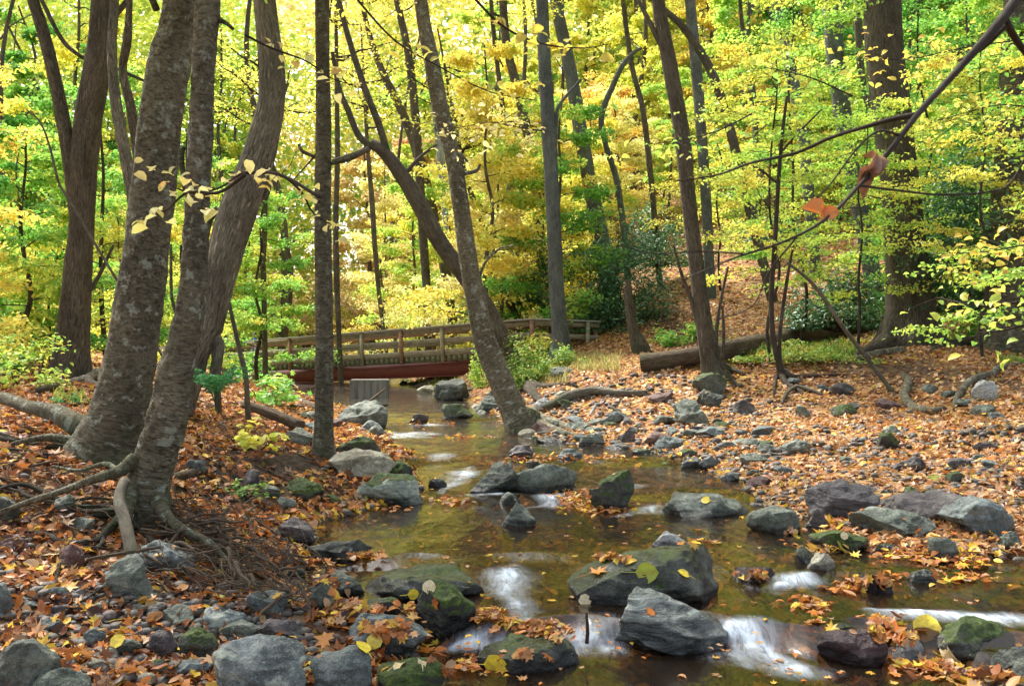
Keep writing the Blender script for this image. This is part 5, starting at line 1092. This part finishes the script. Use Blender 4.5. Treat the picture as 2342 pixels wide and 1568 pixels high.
bigleaf('large cream leaf on the ground at far left among cobbles', 118, 1272, 50, p_, BROAD, .2, 19)
bigleaf('bright yellow leaf beside the flat green-grey stone at lower left', 270, 1466, 36, y_, BROAD, .9, 20)
bigleaf('yellow leaf in the litter above the far left cobbles', 90, 1300, 46, y_, BROAD, 2.2, 21)
bigleaf('golden leaf left of the round greenish boulder', 180, 1310, 40, y_, BROAD, .4, 22)
bigleaf('orange curled leaf at the bottom middle of the left bank', 300, 1415, 46, y_, _oval(.4, .6, .1), .8, 23)
bigleaf('pale yellow drowned leaf in the bottom water left of centre', 1135, 1520, 60, y_, BROAD, .2, 24)
bigleaf('yellow leaf on the purple-red wet boulder foot', 2170, 1490, 60, p_, _oval(.28, .5, .1), .3, 25)
print('p4 done')
# ------------------------------------------------------------------ the wood: trees copied from a few grown shapes
def grow(H, r0, nb, Lb, z0, nleaf, lsize, seed, flat=.12, temps=OVALS, up=.25, lean=.03):
    rs = np.random.RandomState(seed); a = Acc(); top = np.array([rs.normal() * lean * H, rs.normal() * lean * H, H])
    tp = jag((0, 0, -.4), top, 6, .012, rs); tube(a, tp, np.linspace(r0, r0 * .25, 7), 9, 30, .04, 5, seed, 4, .4); P = []; N = []
    C = spline(np.array(tp), 60)
    for k in range(nb):
        f = z0 + (1 - z0) * (k + rs.rand()) / nb; c = C[int(f * 58)]; az = k * 2.4 + rs.normal() * .5; L = Lb * (1 - .55 * (f - z0) / (1 - z0)) * rs.uniform(.7, 1.2)
        e = c + np.array([math.cos(az) * L, math.sin(az) * L, L * (up + rs.normal() * .18)]); br_ = jag(c, e, 5, .04, rs, .12); tube(a, br_, np.linspace(r0 * .22, .006, 6), 5, 9)
        B = spline(np.array(br_), 24); nt = 7; m = max(4, nleaf // nb // nt)
        for q in range(nt):
            b = B[rs.randint(5, 24)]; aa = az + rs.choice([-1, 1]) * rs.uniform(.3, 1.2); l2 = L * rs.uniform(.22, .5); e2 = b + np.array([math.cos(aa) * l2, math.sin(aa) * l2, rs.normal() * .12 * l2 - .06 * l2])
            tube(a, [b, (b + e2) / 2 + [0, 0, .03], e2], [.008, .005, .003], 4, 4)
            f2 = rs.rand(m, 1); pp = b + (e2 - b) * f2 + rs.normal(size=(m, 3)) * np.array([.17, .17, flat * 1.3]) * max(1, l2 * .8); P.append(pp); N.append(np.array([0, 0, 1.]) + rs.normal(size=(m, 3)) * .75)
    P = np.concatenate(P); N = np.concatenate(N)
    return a.mesh('trunk', B_BRN), leafmesh('crown', P, N, lsize * rs.uniform(.8, 1.2, len(P)), temps, L_YEL, seed=seed, vv=np.clip(.5 + .5 * fbm(P * .9 + seed, 3, 3) + rs.normal(size=len(P)) * .12, 0, 1))
print('grow')
TALL = [grow(H, .20, 26, 3.8, .08, 8000, .25, 40 + i) for i, H in enumerate((15, 18, 13, 20))]
MID = [grow(H, .09, 22, 2.6, .07, 8500, .14, 60 + i, .08) for i, H in enumerate((8, 10, 6.5, 9))]
LOW = [grow(H, .04, 20, 1.7, .08, 3600, .10, 80 + i, .06) for i, H in enumerate((3.2, 4.2, 2.6))]
BEE = [grow(H, .05, 26, 2.6, .30, 7000, .094, 90 + i, .03, up=.10) for i, H in enumerate((8.5, 7.0, 10))]
CLS = {'y': (L_YEL, 'yellow'), 'p': (L_PALE, 'pale yellow'), 'o': (L_GOLD, 'golden'), 'g': (L_GRN, 'green'), 'h': (L_YGR, 'yellow-green'), 'r': (L_ORG, 'orange')}
def plant(setx, i, x, y, c, sc, yaw, name, label, cat, group, bark=None):
    tm, cm = setx[i % len(setx)]; z = gz(x, y)
    th = thing(name, label, cat, (x, y, z), group); th.rotation_euler = (0, 0, yaw); th.scale = (sc, sc, sc)
    a = obj('trunk', tm, th); b = obj('crown', cm, th)
    a.material_slots[0].link = 'OBJECT'; a.material_slots[0].material = bark or B_BRN
    b.material_slots[0].link = 'OBJECT'; b.material_slots[0].material = CLS[c][0]; return th
rs = np.random.RandomState(21)
def pick(px, far=False):
    if px < 250: w = dict(g=.56, h=.22, y=.19, o=.03)
    elif px < 700: w = dict(g=.42, h=.32, y=.17, p=.09)
    elif px < 1150: w = dict(y=.34, p=.40, o=.0, r=.04, h=.22)  # more pale crowns in the centre, bright light put into their colour
    elif px < 1500: w = dict(y=.33, p=.22, g=.17, h=.23, o=.05)
    elif px < 1750: w = dict(y=.32, o=.04, h=.40, g=.20, p=.04)
    else: w = dict(g=.42, h=.42, y=.13, o=.03)
    return rs.choice(list(w), p=np.array(list(w.values())) / sum(w.values()))
placed = []
def ok(x, y, d):
    if any(math.hypot(x - a, y - b) < d for a, b in placed): return False
    z, s, _ = ground([x], [y], True)
    if s[0] < .6: return False
    placed.append((x, y)); return True
def zone(px): return 'left' if px < 700 else 'middle' if px < 1500 else 'right'
def behind(px): return 31.5 if px > 1100 else 37 + (1100 - px) / 1100 * 9
n = 0; k = 0
while n < 86 and k < 4000:      # understorey beyond the bridge and on the slope
    k += 1; px = rs.uniform(-500, 2850); y = rs.uniform(31, 54)
    if px < 1400 and y < behind(px): continue
    if 1320 <= px < 2000 and y < 44: continue
    x = (px - CX) / F * y
    if not ok(x, y, 2.2): continue
    c = pick(px); plant(MID, n, x, y, c, rs.uniform(.8, 1.15), rs.uniform(0, 6.28), 'understorey_tree', 'slim %s understorey tree at the %s, beyond the footbridge line' % (CLS[c][1], zone(px)), 'tree', '%s understorey trees at the %s of the wood' % (CLS[c][1], zone(px))); n += 1
n = 0; k = 0
while n < 100 and k < 4000:      # tall trees further back
    k += 1; px = rs.uniform(-500, 2850); y = rs.uniform(42, 84); x = (px - CX) / F * y
    if px < 1200 and y < 47: continue
    if not ok(x, y, 3.4): continue
    c = pick(px); plant(TALL, n, x, y, c, rs.uniform(.85, 1.25), rs.uniform(0, 6.28), 'forest_tree', 'tall %s forest tree in the background at the %s' % (CLS[c][1], zone(px)), 'tree', 'tall %s trees in the background at the %s' % (CLS[c][1], zone(px)), B_GRY if n % 3 == 0 else None); n += 1
n = 0; k = 0
while n < 40 and k < 4000:      # low saplings
    k += 1; px = rs.uniform(-300, 2700); y = rs.uniform(24, 46); x = (px - CX) / F * y
    if px < 1400 and y < behind(px) + .5 and not (px < 160 and y > 21): continue
    if px >= 1320 and px < 2050: continue
    if not ok(x, y, 1.5): continue
    c = pick(px); plant(LOW, n, x, y, c, rs.uniform(.8, 1.2), rs.uniform(0, 6.28), 'sapling', 'low %s sapling among the stems at the %s' % (CLS[c][1], zone(px)), 'sapling', 'low %s saplings at the %s' % (CLS[c][1], zone(px))); n += 1
# nearer leafy trees, each placed
for i, (px, y, c, sc, st, lab) in enumerate([
 (1770, 20.5, 'h', .85, BEE, 'yellow-green beech with flat sprays behind the clump on the right bank'),
 (1960, 21, 'h', .80, BEE, 'yellow-green beech with layered sprays in front of the massive ridged trunk'),
 (1820, 24, 'h', 1., BEE, 'yellow-green beech behind the twin-stemmed sapling'),
 (2250, 19.5, 'y', .80, BEE, 'golden-topped beech between the massive trunk and the right-edge trunk'),
 (2500, 12.5, 'h', .85, BEE, 'near beech just outside the right edge with sprays reaching in'),
 (2120, 26, 'g', 1.1, BEE, 'green beech behind the massive ridged trunk'),
 (2380, 21, 'g', 1.1, BEE, 'green beech behind the right-edge trunk'),
 (1650, 34, 'y', 1.0, BEE, 'yellow beech on the path side above the fallen trunk'),
 (1245, 37, 'y', 1.0, MID, 'yellow maple left of the leaning hillside trunk'),
 (1120, 37, 'p', 1.0, MID, 'pale yellow maple directly behind the flaky leaning trunk'),
 (60, 22, 'g', .9, MID, 'bright green maple at the left edge behind the double trunk'),
 (250, 25, 'g', .9, MID, 'green maple glimpsed between the double trunk and the thickest trunk'),
 (-120, 19, 'y', .8, MID, 'yellow maple reaching in from the left edge'),
 (420, 30, 'h', .8, MID, 'yellow-green maple behind the oak at the left'),
 (20, 27, 'o', 1.1, LOW, 'low golden sapling at the left edge'),
 (110, 24, 'y', 1.2, LOW, 'low yellow sapling left of the double trunk'),
 (590, 34, 'g', .9, MID, 'green maple in front of the far end of the footbridge'),
 (300, 33, 'y', 1.0, LOW, 'low yellow sapling behind the thickest trunk')]):
    x = (px - CX) / F * y; plant(st, i, x, y, c, sc, i * 1.7, 'beech_tree' if st is BEE else 'maple_tree' if st is MID else 'sapling', lab, 'tree' if st is not LOW else 'sapling', 'leafy trees standing nearer the brook', B_TWIG)
# far wood reading as one mass, both flanks and behind
N_ = 460000; px = rs.uniform(-1100, 3450, N_); y = rs.uniform(74, 120, N_); x = (px - CX) / F * y; g = ground(x, y)
hh = rs.rand(N_) ** .85 * 38 + .3; P = np.stack([x, y, g + hh], 1)
cl = fbm(P * .22, 77, 3); m = cl > -.62 + hh * .004; P = P[m]; n = len(P)
pxm = px[m]; big = fbm(P * np.array([.05, .05, .09]), 5, 3)
v = np.clip(.5 + .4 * big + rs.normal(size=n) * .15, 0, 1)
L_FAR = leafmat('far_wood_leaves', [(0, (.22, .50, .04)), (.25, (.50, .70, .06)), (.45, (.88, .84, .14)), (.70, (.94, .87, .28)), (.88, (.93, .76, .28)), (1, (.92, .62, .42))])  # pale stops paint the brightness of the distant wood into its leaves
v = np.where((pxm < 600) | (pxm > 1750), v * .48, v)
obj('far_wood', leafmesh('far_wood', P, rs.normal(size=(n, 3)) * .6 + np.array([0, -.3, .8]), rs.uniform(.45, .8, n), SIMPLE, L_FAR, v, seed=4), kind='stuff')
for k in range(34):
    px = rs.uniform(-300, 2600); y = rs.uniform(46, 84); x = (px - CX) / F * y; z = gz(x, y); a = Acc(); r = rs.uniform(.10, .26)
    tube(a, [(0, 0, -1), (rs.normal() * .4, 0, 8), (rs.normal() * 1.2, 0, 16), (rs.normal() * 2, 0, 24)], [r, r * .85, r * .6, r * .3], 8, 20, .04, 4, k); 
    for q in range(4):
        zz = rs.uniform(5, 18); az = rs.uniform(0, 6.28); tube(a, jag((0, 0, zz), (math.cos(az) * 2.5, math.sin(az) * 2.5, zz + 2), 4, .05, rs), np.linspace(r * .3, .01, 5), 5, 8)
    th = thing('bare_tree', 'distant dark bare trunk at the %s showing between the bright crowns' % zone(px), 'tree', (x, y, z), 'distant bare trunks at the ' + zone(px)); obj('trunk', a.mesh('trunk', B_BRN if k % 3 else B_GRY), th)
# ------------------------------------------------------------------ near branches
def branchthing(name, label, pts, widths, Ys, mat, leaves=None, twigs=()):
    P = [at(a, b, Y) for (a, b), Y in zip(pts, Ys)]; o0 = P[0].copy(); th = thing(name, label, 'branch', tuple(o0)); a = Acc()
    tube(a, np.array(P) - o0, [w / 2 / F * Y for w, Y in zip(widths, Ys)], 10, 60, .06, 20, 3)
    for tw in twigs:
        tube(a, [at(x, y, Y) - o0 for x, y, w, Y in tw], [w / 2 / F * Y for x, y, w, Y in tw], 6, 30, .05, 20, 5)
    obj('stem', a.mesh('stem', mat), th)
    for (x, y, w, Y, m, tp, nrm, yw) in (leaves or []):
        q = at(x, y, Y) - o0; obj('leaf', leafmesh('leaf', [q], [nrm], w / F * Y, [tp], m, vv=np.array([.4]), yaw=[yw], ww=np.array([.5])), th)
    return th
CURL = _oval(.22, 1.3, .16); brn = lm((.28, .13, .08), 'leaf_brown_curled')
branchthing('overhanging_branch', 'blurred dark branch sweeping down from the upper right corner with a curled brown leaf',
  [(2420, -160), (2310, 20), (2200, 150), (2100, 260), (2035, 345), (1960, 430), (1890, 500), (1800, 550), (1680, 590), (1560, 640)], [28, 23, 17, 14, 12, 10, 8, 7, 5, 3], [2.2, 2.1, 2.05, 2.0, 2.0, 1.95, 1.9, 1.9, 1.85, 1.8], B_TWIG,
  [(2008, 368, 95, 1.97, brn, CURL, (.5, -1, .3), (.45, 0, .9)), (1986, 400, 90, 1.97, brn, CURL, (-.6, -1, .2), (.5, 0, .8)), (1998, 385, 70, 1.95, brn, CURL, (-.1, -1, -.3), (.5, .2, .9)), (1872, 474, 58, 1.9, o_, _oval(.42, .9, .12), (.4, -1, .5), (.9, 0, -.3)), (1900, 485, 44, 1.9, o_, _oval(.4, .6, .1), (-.2, -1, .3), (1, 0, .2))],
  [[(2100, 262, 14, 2.0), (2050, 270, 12, 2.02), (1980, 290, 10, 2.05), (1900, 315, 9, 2.1), (1820, 350, 8, 2.1), (1720, 372, 6, 2.1), (1640, 400, 5, 2.1), (1540, 415, 3, 2.1)],
   [(2300, 50, 18, 2.1), (2330, 100, 16, 2.15), (2370, 150, 12, 2.2)], [(2300, 60, 10, 2.1), (2250, 110, 8, 2.1), (2190, 140, 6, 2.1)],
   [(2060, 310, 8, 2.0), (2010, 300, 6, 2.0), (1960, 340, 5, 2.0), (1900, 420, 4, 2.0), (1860, 460, 3, 2.0)],
   [(1970, 425, 6, 1.95), (2050, 435, 6, 2.0), (2150, 445, 5, 2.0), (2250, 440, 5, 2.0), (2310, 420, 5, 2.0), (2360, 330, 5, 2.0)],
   [(1820, 545, 5, 1.9), (1760, 620, 4, 1.9), (1720, 700, 3, 1.9), (1640, 730, 3, 1.9)], [(1700, 580, 5, 1.85), (1600, 575, 4, 1.85), (1500, 580, 3, 1.85), (1420, 560, 2, 1.85)]])
def twigspray(label, main, Y, leafsz, mat, seed, n=16, name='leafy_twig', side=40):
    """a thin near branch with single big leaves either side"""
    rs = np.random.RandomState(seed); P = [at(a, b, Y + .15 * i) for i, (a, b) in enumerate(main)]; o0 = P[0].copy(); th = thing(name, label, 'branch', tuple(o0), 'leafy twigs reaching in from above and beside'); a = Acc()
    tube(a, np.array(P) - o0, np.linspace(.010, .003, len(P)), 6, 40, 0); C = spline(np.array(P) - o0, 80); LP = []; LN = []; LY = []
    for i in range(n):
        b = C[int(15 + 64 * (i + rs.rand() * .5) / n)]; e = b + np.array([rs.normal() * .5, rs.normal() * .6, rs.normal() * .35]) * side / F * Y; tube(a, [b, (b + e) / 2 + [0, 0, .01], e], [.003, .002, .0015], 4, 5)
        for q in range(rs.randint(1, 3)): LP.append(e + rs.normal(size=3) * leafsz * .5); LN.append(np.array([0, -.25, 1]) + rs.normal(size=3) * .45); LY.append(e - b + rs.normal(size=3) * .02 + [0, 0, -.02])
    obj('stem', a.mesh('stem', B_TWIG), th); obj('leaves', leafmesh('leaves', LP, LN, leafsz * rs.uniform(.7, 1.25, len(LP)), [_oval(.30, .25, .06), _oval(.34, .5, .08)], mat, yaw=LY, seed=seed), th)
twigspray('yellow-leaved twig crossing in front of the two flaky-barked trunks', [(730, 450), (640, 400), (560, 395), (500, 430), (430, 440), (350, 400), (320, 390)], 4.6, .075, L_PALE, 1, 20)
twigspray('yellow-leaved twig drooping at the left in front of the thickest trunk', [(560, 400), (500, 440), (430, 440), (380, 480), (330, 500), (300, 500)], 4.3, .08, L_PALE, 2, 10)
twigspray('sparse yellow twig over the oak and the slim dark trunk', [(560, 395), (640, 400), (690, 440), (720, 490), (790, 530)], 4.8, .075, L_PALE, 3, 12)
twigspray('twig with small yellow leaves across the upper part of the oak', [(560, 80), (620, 110), (700, 140), (760, 180), (830, 200)], 7, .09, L_PALE, 4, 14)
twigspray('twig of orange-yellow leaves hanging at the top in front of the straight grey trunk', [(1060, -30), (1150, 60), (1240, 100), (1330, 110), (1400, 100)], 6.5, .11, L_GOLD, 5, 18)
twigspray('long bare-looking twig with yellow leaves sweeping across the top of the flaky leaning trunk', [(800, -20), (900, 90), (1000, 150), (1120, 210), (1230, 230)], 8, .10, L_YEL, 6, 20)
twigspray('bright green-yellow twig low at the right edge in front of the right-edge trunk', [(2420, 660), (2330, 690), (2260, 700), (2190, 690), (2140, 680)], 6.5, .085, L_YGR, 7, 24, side=80)
twigspray('second green-yellow twig drooping at the right edge above the dark roots', [(2420, 700), (2350, 740), (2290, 755), (2240, 760)], 6.3, .085, L_YGR, 8, 16, side=80)
twigspray('golden twig entering from the right edge at mid height', [(2450, 560), (2350, 560), (2260, 575), (2160, 580)], 8, .09, L_GOLD, 9, 40, side=70)
twigspray('pale yellow spray left of the straight grey trunk', [(1240, 300), (1180, 290), (1120, 280), (1060, 290), (1000, 300)], 14, .12, L_PALE, 10, 60, side=90)
twigspray('yellow-green spray with large leaves right of the crooked half-dead tree', [(1720, 260), (1640, 300), (1560, 320), (1480, 330)], 11, .11, L_YGR, 11, 50, side=110)
twigspray('yellow-green spray hanging at upper centre right', [(1950, 220), (1860, 180), (1780, 160), (1720, 150)], 11, .11, L_YGR, 12, 50, side=110)
twigspray('golden spray crossing in front of the massive ridged trunk', [(2342, 90), (2200, 110), (2080, 135), (1980, 130), (1900, 115)], 12, .10, L_GOLD, 13, 70, side=80)
twigspray('golden spray at the right edge below the top sprays', [(2420, 260), (2300, 240), (2200, 260), (2100, 290)], 12, .10, L_YEL, 14, 70, side=90)
print('scene done', len(bpy.data.objects))
